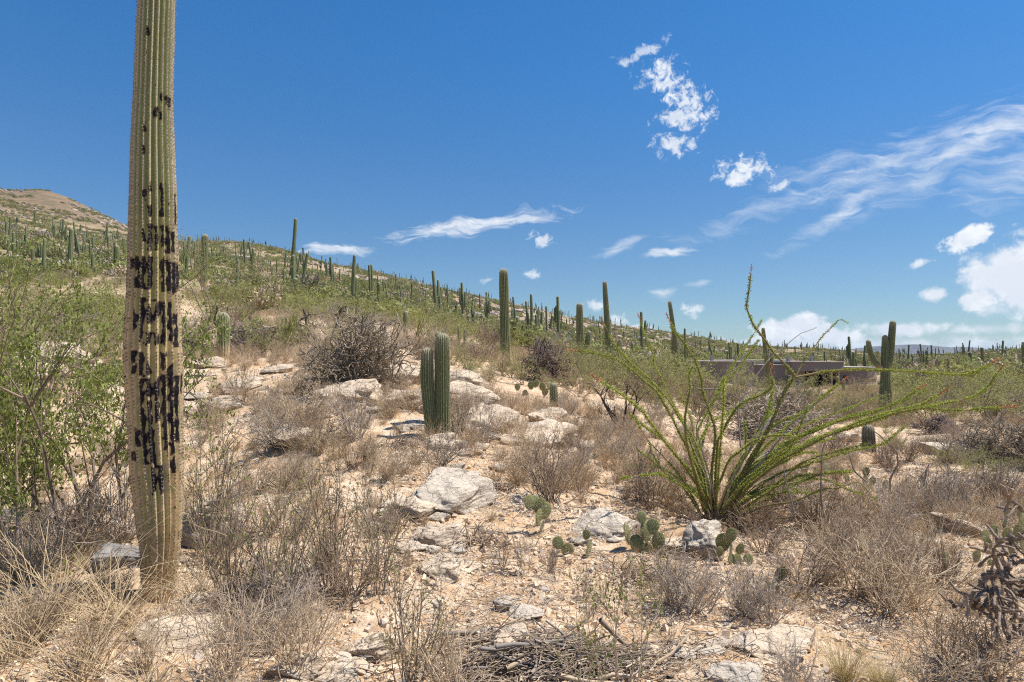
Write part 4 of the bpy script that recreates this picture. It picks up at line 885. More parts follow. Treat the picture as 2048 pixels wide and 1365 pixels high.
# plants one can point at
NAMED = [
 ('straw', 852, 888, 60, 50, 'dry stalks at the left foot of the twin saguaro'),
 ('brown', 902, 884, 60, 55, 'brown twigs at the right foot of the twin saguaro'),
 ('cholla', 712, 782, 260, 195, 'large tangled staghorn cholla left of the twin saguaro'),
 ('cholla_dark', 1078, 764, 140, 100, 'dark purple-brown cholla right of the stout armless saguaro'),
 ('cholla', 1560, 880, 260, 120, 'grey tangled cholla behind the ocotillo'),
 ('cholla', 2015, 930, 210, 120, 'bleached grey cholla tangle at the right edge behind'),
 ('cholla_dark', 1885, 875, 130, 50, 'dark brown cholla patch beyond the ocotillo tips'),
 ('grey', 714, 882, 130, 110, 'grey twig shrub in front of the long rounded rock'),
 ('tan', 610, 868, 130, 90, 'tan dry shrub left of the long rounded rock'),
 ('grey', 560, 905, 170, 90, 'grey tangled shrub around the tan buried rock'),
 ('brown', 640, 905, 110, 70, 'brown twiggy shrub right of the tan buried rock'),
 ('grey', 968, 900, 90, 80, 'grey shrub at the right foot of the bedded outcrop'),
 ('tan', 915, 880, 90, 90, 'tan dry stalks at the foot of the twin saguaro'),
 ('grey', 880, 938, 150, 70, 'grey leafless shrub before the rounded boulder'),
 ('sprig', 733, 930, 44, 36, 'tiny twig shrub on the pale gravel'),
 ('sprig', 955, 1010, 40, 50, 'small sprig right of the large lichened slab'),
 ('brown', 1102, 1015, 180, 130, 'big dome of dry brown twigs above the small prickly pear'),
 ('sprig', 1005, 1158, 75, 90, 'left one of two fan-shaped twig shrubs on gravel'),
 ('sprig', 1050, 1165, 70, 90, 'right one of two fan-shaped twig shrubs on gravel'),
 ('sprig', 1110, 1168, 40, 70, 'thin sprig under the fallen prickly pear pads'),
 ('sprig', 1166, 1205, 60, 60, 'small round twig shrub below the tall thin prickly pear'),
 ('brown', 1303, 1022, 150, 110, 'dry brown shrub on the slope left of the ocotillo foot'),
 ('grey', 1350, 1215, 150, 110, 'left grey mound shrub below the ocotillo rock'),
 ('grey', 1385, 1235, 150, 120, 'right grey mound shrub below the ocotillo rock'),
 ('grey', 1490, 1245, 180, 110, 'grey mound shrub left of the single prickly pear pad'),
 ('grey', 1540, 1265, 130, 80, 'low grey shrub on the gravel edge below the single pad'),
 ('brown', 1610, 1190, 200, 110, 'dark dense shrub right of the single prickly pear pad'),
 ('brown', 1640, 1075, 210, 110, 'brown tangled shrub right of the ocotillo foot'),
 ('brown', 1530, 1110, 150, 80, 'dark twigs in the shade of the ocotillo foot'),
 ('tan', 1720, 1200, 230, 120, 'wide tan shrub in the dry grass at right'),
 ('brown', 1690, 1120, 200, 85, 'tan shrub behind the wide one at right'),
 ('grey', 1790, 1083, 120, 120, 'grey shrub beside the pale path at right'),
 ('grey', 1870, 1030, 150, 90, 'left grey shrub above the white bleached rock'),
 ('grey', 1905, 1048, 140, 90, 'middle grey shrub above the white bleached rock'),
 ('grey', 1990, 1015, 130, 90, 'grey shrub near the right edge above the prickly pears'),
 ('tan', 1770, 1235, 200, 130, 'tall tan twig shrub beside the curly straw grass'),
 ('straw', 1820, 1225, 160, 110, 'curly straw grass left of the foreground cholla'),
 ('tan', 1900, 1330, 220, 125, 'pinkish dry twigs beneath the foreground cholla'),
 ('tan', 1990, 1390, 240, 150, 'dense dry twigs in the lower right corner'),
 ('tan', 1860, 1400, 200, 110, 'dry twigs at the bottom edge left of the corner'),
 ('gold', 1690, 1368, 130, 105, 'golden grass tuft at the bottom edge'),
 ('gold', 1765, 1380, 120, 70, 'low golden grass tuft right of the taller one'),
 ('wispy', 480, 1240, 190, 290, 'tall wispy shrub right of the scarred saguaro foot'),
 ('wispy', 560, 1255, 190, 290, 'wispy leafy shrub left of the centre gravel'),
 ('wispy', 430, 1120, 190, 260, 'dark-stemmed shrub touching the scarred saguaro'),
 ('grey', 520, 1300, 230, 150, 'dense grey twig shrub at lower left'),
 ('brown', 700, 1195, 170, 150, 'dark twig shrub above the wedge-shaped white rock'),
 ('wispy', 660, 1190, 150, 260, 'thin leafy wands behind the dark twig shrub'),
 ('wispy', 760, 1200, 120, 240, 'sparse leafy wands right of the dark twig shrub'),
 ('tan', 590, 1365, 170, 150, 'tan twig shrub at the bottom edge above the yellowish boulder'),
 ('tan', 450, 1390, 210, 190, 'tan twigs at the bottom edge near the lower left'),
 ('wispy', 820, 1385, 190, 240, 'leafy twig shrub at the bottom edge right of the wedge rock'),
 ('tan', 900, 1400, 200, 170, 'dry twig shrub at the bottom edge left of the stick pile'),
 ('sapling', 1250, 1400, 220, 290, 'green-tipped sapling at the bottom edge by the stick pile'),
 ('sapling', 1170, 1400, 130, 150, 'short leafy twig plant left of the sapling'),
 ('grey', 1590, 1400, 100, 110, 'small grey twigs on the bottom slab'),
 ('green', 50, 1130, 300, 470, 'leafy bright green shrub at the left edge'),
 ('green', 185, 1060, 250, 400, 'bright green shrub between the left edge and the scarred saguaro'),
 ('green', 20, 880, 260, 300, 'green shrub behind at the left edge'),
 ('grey', 240, 1090, 230, 150, 'dark bare twigs left of the scarred saguaro foot'),
 ('grey', 60, 1180, 230, 170, 'bare grey twigs under the left green shrub'),
 ('brown', 150, 1130, 200, 150, 'brown bare twigs in the shade of the green shrub'),
 ('straw', 100, 1255, 260, 170, 'long curled straw grass at the left edge'),
 ('straw', 220, 1265, 230, 130, 'long straw grass before the scarred saguaro foot'),
 ('straw', 20, 1340, 250, 170, 'straw grass in the lower left corner'),
 ('straw', 160, 1370, 240, 140, 'straw grass along the bottom edge at left'),
 ('straw', 330, 1290, 200, 90, 'thin straw at the right foot of the scarred saguaro'),
 ('straw', 290, 1400, 200, 110, 'low straw at the bottom edge'),
 ('brown', 440, 712, 130, 60, 'brown dry shrub wrapped round the pale-spined young saguaro'),
 ('brown', 510, 700, 110, 50, 'brown dry shrub right of the pale-spined young saguaro'),
 ('wispy', 475, 800, 70, 70, 'low green shrub on the crumbly slope'),
 ('wispy', 400, 850, 70, 60, 'low leafy shrub touching the middle of the scarred saguaro'),
 ('palo', 420, 640, 150, 150, 'yellow-green palo verde with rusty twigs behind the mesquite'),
 ('palo', 520, 625, 150, 110, 'light green palo verde right of the mesquite'),
 ('olive', 640, 655, 130, 70, 'low green bush behind the small green ocotillo'),
 ('palo', 1095, 722, 90, 50, 'green bush behind the dark purple cholla'),
 ('palo', 1160, 800, 110, 90, 'green bush wrapped round the thick-armed saguaro foot'),
 ('olive', 1200, 790, 120, 90, 'olive bush at the foot of the left-leaning tall saguaro'),
 ('palo', 1320, 800, 150, 100, 'yellow-green bush behind the left side of the ocotillo'),
 ('palo', 1400, 808, 150, 88, 'yellow-green bush below the house at left'),
 ('palo', 1500, 810, 170, 84, 'yellow-green bush below the middle of the house'),
 ('palo', 1600, 812, 140, 66, 'yellow-green bush before the dark garage'),
 ('brown', 1718, 790, 70, 40, 'bare brown bush before the right wing of the house'),
 ('palo', 1860, 850, 160, 80, 'yellow-green bush behind the right ocotillo arm'),
 ('palo', 1990, 850, 190, 90, 'green bush near the right edge'),
 ('olive', 1740, 850, 120, 50, 'olive bush at the foot of the candelabra saguaro'),
 ('olive', 1640, 855, 150, 60, 'olive bush behind the ocotillo wands'),
 ('palo', 1960, 965, 140, 70, 'low yellow-green bush below the bleached cholla'),
 ('palo', 1900, 950, 110, 55, 'low yellow-green bush left below the bleached cholla'),
 ('palo', 1790, 905, 90, 60, 'small green bush beside the charred stump'),
]
for kd, u, v, w_, h_, lab in NAMED: plant_px(kd, u, v, w_, h_, lab)

def scatter_plants():
    rg = np.random.default_rng(21)
    def place(kind_p, n, zone, hgt, word, group, seen=None):
        (u0, u1), (v0, v1) = zone; us = rg.uniform(u0, u1, n); vs = rg.uniform(v0, v1, n); X, Y = hit(us, vs)
        for k in range(n):
            kd = kind_p[rg.integers(0, len(kind_p))]
            if Y[k] > 400: continue
            sz = rg.uniform(*hgt) / HF[kd]; adj = {'grey': 'grey', 'brown': 'dark brown', 'tan': 'tan', 'sprig': 'spindly', 'wispy': 'sparse leafy', 'straw': 'straw-coloured', 'rusty': 'rusty', 'green': 'bright green', 'palo': 'yellow-green', 'olive': 'olive', 'cholla': 'grey'}[kd]
            noun = {'grass_tuft': 'grass tuft', 'cholla': 'cholla', 'palo_verde_bush': 'bush', 'desert_bush': 'bush'}.get(NAME[kd], 'shrub'); size = 'small ' if sz * HF[kd] < np.mean(hgt) else ''
            plant(kd, float(X[k]), float(Y[k]), float(sz), '%s%s %s %s' % (size, adj, noun, word), group)
    place(['grey', 'tan', 'tan', 'brown'], 18, ((380, 640), (760, 960)), (.25, .45), 'on the slope right of the scarred saguaro', 'dry plants on the slope')
    place(['tan', 'grey', 'rusty', 'rusty'], 34, ((900, 1200), (740, 880)), (.25, .5), 'in the brown grass slope right of the centre', 'dry plants on the slope')
    place(['tan', 'grey', 'brown', 'rusty'], 24, ((1150, 1420), (800, 960)), (.25, .45), 'on the slope left of the ocotillo', 'dry plants on the slope')
    place(['tan', 'grey', 'brown', 'rusty', 'brown'], 34, ((1500, 2040), (880, 1080)), (.25, .5), 'on the dry flat right of the ocotillo', 'dry plants on the slope')
    place(['tan', 'straw', 'brown', 'tan'], 16, ((1620, 1900), (1090, 1200)), (.25, .42), 'in the brush right of the ocotillo foot', 'dry plants in the foreground')
    place(['tan', 'straw', 'grey'], 12, ((600, 1000), (1040, 1160)), (.08, .2), 'on the gravel at the centre', 'dry plants in the foreground')
    place(['sprig', 'straw', 'sprig'], 12, ((1000, 1330), (930, 1250)), (.06, .2), 'on the gravel between centre and ocotillo', 'dry plants in the foreground')
    place(['grey', 'brown', 'tan', 'straw'], 22, ((380, 640), (980, 1330)), (.2, .4), 'in the thicket right of the scarred saguaro foot', 'dry plants in the foreground')
    place(['straw', 'tan'], 12, ((0, 300), (1150, 1360)), (.18, .4), 'in the lower left thicket', 'dry plants in the foreground')
    place(['palo', 'palo', 'olive', 'brown', 'grey', 'tan'], 40, ((370, 900), (600, 730)), (.5, 1.2), 'behind the staghorn cholla', 'bushes on the middle ground')
    place(['palo', 'olive', 'palo', 'grey', 'brown'], 30, ((0, 250), (560, 760)), (.6, 1.3), 'behind the left green shrub', 'bushes on the middle ground')
    place(['palo', 'olive', 'olive', 'brown', 'palo'], 28, ((900, 1300), (690, 780)), (.6, 1.3), 'below the rocky slope', 'bushes on the middle ground')
    place(['palo', 'olive', 'palo', 'olive', 'brown', 'cholla'], 52, ((1280, 2048), (790, 850)), (.6, 1.15), 'on the flat before the house', 'bushes on the middle ground')
scatter_plants()
def cover():
    rg = np.random.default_rng(31)
    far = []
    for i in range(8):
        r2 = np.random.default_rng(400 + i); n = 260; a = r2.uniform(0, 6.28, n); e = np.abs(r2.normal(0, .6, n)); rr = r2.uniform(.55, 1, n) ** .6; C = np.stack([np.cos(a) * np.cos(e) * rr, np.sin(a) * np.cos(e) * rr, .35 + np.sin(np.abs(e)) * rr * .85], -1) * (1 + .3 * fbm(np.stack([np.cos(a) * 1.6, np.sin(a) * 1.6, e], -1), 2, i))[:, None]
        lb = MB(); leaves(lb, C, r2.uniform(.16, .42, n), r2, aspect=.45); far.append(bpy.data.objects.new('b', lb.mesh('clump', M[['leaf_palo', 'leaf_olive', 'leaf_palo', 'leaf_olive', 'leaf_palo', 'twig_tan', 'twig_grey', 'leaf_olive'][i]], False)))
    x, y = area_points(30000, 38, 430, -.88, .98, rg, power=.85); u = x / y * F + CU; z = height(x, y); d = fbm(np.stack([x / 16, y / 16, 0 * x], -1), 3, 70)
    top = np.clip((z - 52) / 20, 0, 1) * (u < 420); rocky = np.exp(-((u - 1130) / 230) ** 2) * (y > 100)
    k = (d > -.25 + .5 * top + .35 * rocky) & ~((u > 1380) & (u < 1790) & (y > 34) & (y < 88)); x, y, z = x[k], y[k], z[k]; n = len(x)
    x2, y2 = area_points(14000, 430, 2600, -.2, .98, rg, power=.5); z2 = height(x2, y2); s = rg.uniform(.55, 1.5, n) * np.where(y > 170, .75, 1.); s2 = rg.uniform(.8, 1.9, len(x2))
    x, y, z, s = [np.concatenate(q) for q in ((x, x2), (y, y2), (z, z2), (s, s2))]; n = len(x)
    instancer('hillside_scrub', far, np.stack([x, y, z - .15 * s], -1), np.stack([0 * x, 0 * x, rg.uniform(0, 6.28, n)], -1), s, rg.integers(0, 8, n), 'olive and yellow-green scrub covering the far slopes and flat')
    # closer cover
    pm = [bpy.data.objects.new('g', FORM[k_][i][0]) for k_, i in (('straw', 0), ('straw', 1), ('rusty', 0), ('rusty', 1), ('tan', 0), ('rusty', 2))]
    for k_ in (0, 1): pm.append(bpy.data.objects.new('g', FORM['tan'][k_ + 1][0]))
    x, y = area_points(15000, 7, 60, -.88, .98, rg, power=.6); u = x / y * F + CU; d = fbm(np.stack([x / 3.5, y / 3.5, 0 * x], -1), 3, 71)
    grassy = np.exp(-(((u - 1020) / 150) ** 2 + ((y - 14) / 6) ** 2)) * .5 + .35 * (u > 1500) * (y > 9); grassy = grassy + .16 * ((u > 560) & (u < 1300) & (y < 14)); k = d + grassy > .10; x, y = x[k], y[k]
    simple_inst('dry_grass', pm, x, y, .35, .9, 'low dry brown grass between the shrubs', .01, .08, rg)
    x, y = area_points(1700, 2.7, 9, -.88, .95, rg, power=.6); d = fbm(np.stack([x / 1.2, y / 1.2, 0 * x], -1), 3, 72); u = x / y * F + CU; k = (d + .5 * (u < 650) + .3 * (u > 1600) > .35); simple_inst('dry_grass_foreground', pm[:6], x[k], y[k], .12, .42, 'sparse dry grass stalks in the foreground gravel', .01, .1, rg)
    md = [bpy.data.objects.new('g', bush_form(500 + i, 1.6, 1, 6, 1600, .08, ['leaf_palo', 'leaf_olive', 'leaf_palo', 'leaf_olive'][i], 'twig_brown', .02)[1]) for i in range(4)]
    md += [bpy.data.objects.new('g', FORM['brown'][0][0]), bpy.data.objects.new('g', FORM['grey'][0][0]), bpy.data.objects.new('g', FORM['tan'][3][0])]; 
    x, y = area_points(1750, 19, 60, -.88, .98, rg, power=.8); u = x / y * F + CU; k = (fbm(np.stack([x / 6, y / 6, 0 * x], -1), 3, 73) > -.1) & ~((u > 850) & (u < 1120) & (y < 30)) & (~((u < 850) & (y < 22))) & ~((u > 1370) & (u < 1790) & (y > 21)); simple_inst('middle_scrub', md, x[k], y[k], .5, 1.15, 'yellow-green scrub in the middle distance', .05, .05, rg)
    # twigs fallen on the gravel
    tw = []
    for i in range(5):
        r2 = np.random.default_rng(600 + i); mb = MB(); n = 14; P_ = grow(np.concatenate([r2.normal(0, .12, (n, 2)), np.full((n, 1), .008)], -1), np.concatenate([r2.normal(0, 1, (n, 2)), np.zeros((n, 1))], -1), r2.uniform(.04, .16, n), 4, .25, 0, r2); P_[..., 2] = .006 + np.abs(P_[..., 2] - .008) * .3; tubes(mb, P_, .0022); tw.append(bpy.data.objects.new('t', mb.mesh('t', M[['twig_grey', 'twig_brown', 'twig_tan'][i % 3]])))
    x, y = area_points(3400, 2.6, 11, -.9, .95, rg, power=.5); d = fbm(np.stack([x / .9, y / .9, 0 * x], -1), 3, 74); simple_inst('twig_litter', tw, x[d > -.1], y[d > -.1], .6, 1.3, 'fallen twigs scattered on the gravel', -.004, .12, rg)
cover()

# ------------------------------------------------------------------ the big ocotillo
def C8(*pts): return [(1150 + x * .4396, 640 + y * .4396) for x, y in pts]
def leaf_tufts(lb, p, r, per_m, size, rg, t0=.0):
    s = np.concatenate([[0], np.cumsum(np.linalg.norm(np.diff(p, axis=0), axis=1))]); n = int(s[-1] * (1 - t0) * per_m); q = rg.uniform(t0 * s[-1], s[-1], n)
    # leaves sit in tufts along the cane
    q = np.round(q / .022) * .022 + rg.normal(0, .003, n); gap = vnoise(np.stack([q * 6, 0 * q, 0 * q + rg.uniform(0, 99)], -1), 3) > -.62; q = q[gap]
    c = np.stack([np.interp(q, s, p[:, j]) for j in range(3)], -1); d = nrm(rg.normal(0, 1, c.shape) + [0, 0, .25]); leaves(lb, c + d * r * .7, rg.uniform(.6, 1.2, len(c)) * size, rg, D=d, aspect=.5)
def blossom(p, d, rg, L=.13):
    mb = MB(); n = 26; s = np.linspace(0, 1, n); S = p + d * (s * L)[:, None]; dd = nrm(rg.normal(0, 1, (n, 3)) + d * 1.0); tubes(mb, grow(S, dd, rg.uniform(.015, .034, n), 3, .2), np.array([.0025, .0035, .001])[None], 3); tubes(mb, np.stack([p, p + d * L * .5, p + d * L])[None], .002); return mb
def ocotillo(root_uv, Y, canes, label, leafsize=.0215, per_m=850, r0=.0145, bl=True, wood=True):
    rg = np.random.default_rng(int(root_uv[0])); base = px(root_uv[0], root_uv[1], Y); base[2] = hz(base[0], base[1]); root = empty('ocotillo', tuple(base)); tag(root, label, 'ocotillo')
    for k, (pts, dY, thick, lf, flo) in enumerate(canes):
        pts = list(pts); p = px_path(pts, Y, 44, dY); 
        p = p + fbm(np.stack([np.linspace(0, 7, 44), 0 * np.arange(44), np.full(44, k * 3.3)], -1), 3, 5)[:, None] * np.array([[.022, .05, .022]]) * np.linspace(0, 1, 44)[:, None]
        if pts[0][1] > root_uv[1] - 60: p[0] = p[0] * .3 + (base + [rg.normal(0, .05), rg.normal(0, .05), -.05]) * .7; p[1] = (p[0] + p[2]) / 2
        r = r0 * thick * np.linspace(1, .28, 44); mb = MB(); tubes(mb, (p - base)[None], (r * (1 + .12 * (np.arange(44) % 2)))[None], 6)
        o = mb.build('cane', M['cane_wood' if lf > 0 else 'cane_dead'], root)
        # thorns and leaves belong to the cane
        th = MB(); s, d, _ = spawn((p - base)[None], 120, .05, 1, .1, rg); dd = nrm(rg.normal(0, 1, s.shape)); sd = nrm(np.cross(dd, rg.normal(0, 1, dd.shape))) * .0012; V = np.stack([s - sd, s + sd, s + dd * (.022 + r.mean())], 1).reshape(-1, 3)
        th.add(V, tr=np.arange(len(V)).reshape(-1, 3)); c = th.build('thorns', M['cane_dead'], o, smooth=False); c['kind'] = 'stuff'
        if lf > 0:
            lb = MB(); leaf_tufts(lb, p - base, r.mean() * 1.2, per_m * lf, leafsize, rg, .12); c = lb.build('leaves', M['leaf_ocotillo'], o, smooth=False); c['kind'] = 'stuff'
        if flo and bl:
            d = nrm(p[-1] - p[-3]); blossom(p[-1] - base, d, rg).build('blossom', M['blossom'], o)
    return root
M['cane_wood'] = mat_twig('mossy_brown_cane', (.15, .11, .05), (.27, .20, .085)); M['cane_dead'] = mat_twig('dead_grey_cane', (.17, .14, .115), (.29, .25, .215))
CANES = [
 (C8((590,900),(560,760),(480,640),(380,520),(300,400),(215,330),(120,275)), -.9, .85, 1, 1),
 (C8((600,905),(570,700),(500,560),(440,440),(370,320),(270,230),(180,180),(70,150),(10,145)), .5, .9, 1, 1),
 (C8((615,905),(590,720),(540,600),(500,480),(420,360),(340,270),(240,190),(180,110),(135,25)), .9, .9, 1, 1),
 (C8((620,905),(600,700),(550,560),(480,440),(420,330),(360,210),(345,120),(320,80),(300,10)), 1.2, .75, .7, 1),
 (C8((625,905),(580,800),(540,680),(510,560),(500,440),(520,330),(515,260),(535,215)), -.7, 1.35, .55, 0),
 (C8((635,905),(620,700),(640,540),(635,480),(605,400),(580,330),(575,260),(545,180),(500,110),(450,45),(440,15)), -.2, 1.15, .9, 1),
 (C8((640,900),(560,640),(590,520),(620,400),(660,300),(730,190),(790,105),(850,5)), 1.9, .8, .8, 0),
 (C8((640,900),(540,640),(560,500),(620,380),(680,290),(760,200),(800,140),(838,85)), 1.7, .75, .8, 0),
 (C8((640,905),(720,790),(800,650),(880,500),(930,380),(970,300),(1003,262),(960,210),(900,145),(860,85),(830,50)) + [(1505,650),(1492,615),(1499,575),(1501,552)], .35, 1.5, .8, 1),
 ([(1591,755),(1640,745),(1700,740),(1780,741),(1850,745),(1915,752),(1950,746),(1980,728)], .1, .85, 1.1, 1),
 ([(1591,755),(1612,712),(1640,680),(1660,658),(1682,640),(1697,650)], .3, .5, .25, 0),
 (C8((640,905),(700,760),(760,660),(740,400),(800,280),(880,180),(960,120),(1030,60),(1098,30)), 1.1, .7, 0, 0),
 (C8((660,905),(740,740),(800,620),(880,500),(960,450),(1050,420),(1120,360),(1200,297)), .2, 1.0, 1, 1),
 (C8((665,905),(740,760),(830,660),(950,570),(1100,490),(1250,440),(1400,405),(1480,370),(1555,315)), .6, 1.1, 1.1, 1),
 (C8((670,905),(760,760),(880,640),(1050,520),(1250,440),(1420,400),(1520,360),(1600,318)), 1.0, 1.0, 1.1, 0),
 (C8((670,905),(780,740),(900,650),(1100,540),(1300,460),(1450,420),(1580,390),(1650,342)), -.3, 1.2, 1.2, 1),
 (C8((680,905),(760,790),(900,640),(1050,555),(1250,485),(1450,425),(1600,402),(1700,380),(1820,350),(1880,300),(1920,238)), .4, 1.25, 1.2, 1),
 (C8((680,905),(790,760),(950,630),(1150,530),(1350,460),(1500,410),(1600,398),(1660,415),(1750,420),(1850,412),(1935,405)), -.9, 1.15, 1.1, 1),
 (C8((660,905),(780,700),(1000,500),(1150,440),(1280,390),(1375,343)), 1.5, .75, .7, 0),
 (C8((640,905),(640,700),(650,550),(690,470),(740,390),(790,360),(860,335),(900,310),(895,265)), -.5, 1.15, 1.1, 1),
 (C8((690,905),(830,760),(950,690),(1100,640),(1250,600),(1400,570),(1500,480)), .8, .95, .9, 0),
 (C8((700,905),(850,800),(1000,720),(1120,700),(1250,695)), -.6, .9, 1, 0),
 (C8((700,910),(850,830),(1000,750),(1130,700),(1270,690)), .2, .8, .8, 0),
 (C8((700,915),(860,850),(1000,830),(1150,765),(1300,750),(1350,800)), -.8, .9, .12, 0),
 (C8((580,905),(520,800),(460,720),(370,650),(280,600)), .4, .6, .9, 0),
 (C8((585,905),(500,740),(420,640),(340,560),(300,500),(270,440)), -.3, .6, .9, 0),
 (C8((610,905),(590,760),(560,640),(570,540),(620,470),(680,430),(760,400)), .9, .8, .9, 0),
 (C8((630,905),(650,760),(700,640),(800,560),(880,530),(1000,520)), -.6, .9, .9, 0),
 (C8((640,905),(700,800),(780,680),(850,620),(960,560)), 1.4, 1.3, 0, 0),
 (C8((640,905),(690,770),(760,640),(830,520),(880,450)), .7, 1.2, 0, 0),
 (C8((600,905),(560,780),(530,640),(540,520),(520,420),(470,330)), 1.4, .8, .8, 0),
 (C8((650,910),(760,830),(900,760),(1050,640),(1200,590),(1330,560)), -.2, .9, .8, 0),
 (C8((650,915),(780,860),(920,800),(990,740),(1090,700)), .5, .8, .7, 0),
 (C8((1000,890),(1080,905),(1180,950),(1270,1010)), -.3, .5, .1, 0),
 (C8((640,900),(840,660),(980,480),(1080,400),(1180,330)), -.4, .75, 0, 0),
]
_r = np.random.default_rng(77)
for _k in range(30):
    _a = _r.uniform(-62, 76) if _k < 12 else _r.uniform(20, 76); _L = _r.uniform(150, 300) * (1.25 if _a > 40 else 1); _t = math.radians(_a); _b = _r.uniform(-.25, .25)
    CANES.append(([(1433 + _r.uniform(-10, 14), 1046), (1433 + math.sin(_t * .75) * _L * .35, 1040 - math.cos(_t * .75) * _L * .35), (1433 + math.sin(_t) * _L * .7, 1040 - math.cos(_t * .95) * _L * .68), (1433 + math.sin(_t + _b) * _L, 1040 - math.cos(_t + _b) * _L)], float(_r.uniform(-1.3, 1.3)), float(_r.uniform(.5, .8)), float(_r.choice([0, .8, 1, 1])), 0))
ocotillo((1433, 1048), 7.2, CANES, 'large green-leaved ocotillo with orange tips spreading over the right half')
def small_oc(u, v, h_, w_, label, n=14, lean=0.):
    X, Y = hit(u, v); Y = float(Y[0]); rg = np.random.default_rng(int(u)); cs = []
    for k in range(n):
        a = rg.uniform(-1, 1); du = a * w_ / 2 + lean * h_; hh = h_ * rg.uniform(.7, 1) * (1 - .3 * a * a); cs.append(([(u + a * 2, v), (u + du * .35, v - hh * .45), (u + du * (.8), v - hh * .8), (u + du, v - hh)], rg.uniform(-.5, .5), .8, 1, 0))
    return ocotillo((u, v), Y, cs, label, .022, 500, .016, False)
small_oc(568, 697, 75, 70, 'small bright green ocotillo under the gnarled mesquite', 16, .15)
small_oc(830, 690, 72, 90, 'thin green ocotillo wands leaning right above the staghorn cholla', 9, .5)
small_oc(1028, 735, 60, 60, 'few green ocotillo wands in front of the stout armless saguaro', 4, -.4)
small_oc(105, 560, 40, 30, 'little ocotillo on the left hillside under the tallest saguaro', 9, 0)

# ------------------------------------------------------------------ prickly pears
def mat_pad():
    m, t, b = material('prickly_pear_skin'); p = objpos(t); n = t.noise(p, 9, 5, .6); v = t.node('ShaderNodeTexVoronoi'); t.put(v.inputs['Vector'], p); v.inputs['Scale'].default_value = 15; v.inputs['Randomness'].default_value = .35
    g = t.mix(t.ramp(n, .35, .65), (.125, .165, .055), (.20, .215, .085)); g = t.mix(t.math('MULTIPLY', objrand(t), .7), g, (.23, .22, .07)); g = t.mix(t.ramp(v.outputs['Distance'], .17, .08), g, (.38, .31, .15))
    rim = t.node('ShaderNodeAttribute', attribute_name='rim').outputs['Fac']; g = t.mix(t.math('MULTIPLY', t.ramp(rim, .5, 1), .7), g, (.42, .31, .13)); g = t.mix(t.ramp(t.noise(p, 5, 6, .7), .62, .7), g, (.27, .17, .08))
    t.put(b.inputs['Base Color'], g); b.inputs['Roughness'].default_value = .55; t.put(b.inputs['Normal'], t.bump(n, .5, .01)); return m
M['pad'] = mat_pad()
def pad_mesh(seed):
    rg = np.random.default_rng(seed); n = 28; rings = 9; V = []; rim = []
    for side in (1, -1):
        for k in range(rings):
            q = k / (rings - 1); th = np.arange(n) / n * 2 * math.pi; shape = (.5 + .06 * np.sin(th) - .03 * np.cos(2 * th) + .02 * np.sin(3 * th + seed)); rr = shape * math.sin(q * math.pi / 2) if False else shape * q ** .85
            V.append(np.stack([rr * np.cos(th) * .86, side * .052 * math.sqrt(max(0, 1 - q ** 2.6)) + .05 * (rr * np.sin(th)) ** 2 * math.sin(seed), .5 + rr * np.sin(th)], -1)); rim.append(np.full(n, q ** 6))
    V = np.concatenate(V); rim = np.concatenate(rim); Q = []
    for s_ in range(2):
        o = s_ * rings * n; i = np.arange(rings * n).reshape(rings, n) + o; nx = np.roll(i, -1, 1); q = np.stack([i[:-1], nx[:-1], nx[1:], i[1:]], -1).reshape(-1, 4); Q.append(q if s_ == 0 else q[:, ::-1])
    mb = MB(); mb.add(V, np.concatenate(Q)[:, ::-1], rim=rim); return mb.mesh('pad', M['pad'])
PADS = [pad_mesh(i) for i in range(4)]
def pad_spines():
    rg = np.random.default_rng(3); mb = MB(); pts = []
    for i in range(-4, 5):
        for j in range(-5, 6):
            x = (i + .5 * (j % 2)) * .11; z = .5 + j * .09
            if (x / .40) ** 2 + ((z - .5) / .48) ** 2 < 1:
                for s in (-1, 1): pts.append((x, s * .052 * math.sqrt(max(.05, 1 - ((x / .43) ** 2 + ((z - .5) / .5) ** 2) ** 1.3)), z, s))
    for a in np.linspace(0, 6.28, 34): pts.append((.43 * math.cos(a), 0, .5 + .5 * math.sin(a), 0))
    for x, y, z, s in pts:
        for k in range(3):
            d = nrm(rg.normal(0, .6, 3) + (np.array([0, s * 1.2, 0]) if s else np.array([x, 0, z - .5]) * 2)); p = np.array([x, y, z]); sd = nrm(np.cross(d, rg.normal(0, 1, 3))) * .006; mb.add(np.stack([p - sd, p + sd, p + d * rg.uniform(.09, .18)]), tr=[(0, 1, 2)])
    return mb.mesh('spines', M['spine'], False)
PSP = pad_spines()
def prickly(pads, label, Y=None, foot=None):
    """pads: (u, v centre, height px, roll deg, yaw deg)"""
    lowest = foot or max(pads, key=lambda p: p[1])[:2]
    fv = max(p[1] + p[2] * .48 for p in pads) if not foot else foot[1]; fu = lowest[0]
    if Y is None: Y = float(hit(fu, fv)[1][0])
    b = px(fu, fv, Y); b[2] = hz(b[0], b[1]); root = empty('prickly_pear', tuple(b)); tag(root, label, 'prickly pear')
    for k, (u, v, h_, roll, yaw) in enumerate(pads):
        s = h_ * Y / F; c = px(u, v, Y + random.uniform(-.5, .5) * s * .5); o = bpy.data.objects.new('pad', PADS[k % 4]); COL.objects.link(o); o.parent = root; o.scale = (s, s, s)
        R = Matrix.Rotation(math.radians(yaw), 3, 'Z') @ Matrix.Rotation(math.radians(roll), 3, 'Y') @ Matrix.Rotation(math.radians(random.uniform(-14, 14)), 3, 'X'); o.rotation_euler = R.to_euler()
        o.location = Vector(c - b) - R @ Vector((0, 0, .5 * s)); sp = bpy.data.objects.new('spines', PSP); COL.objects.link(sp); sp.parent = o; sp['kind'] = 'stuff'
    return root
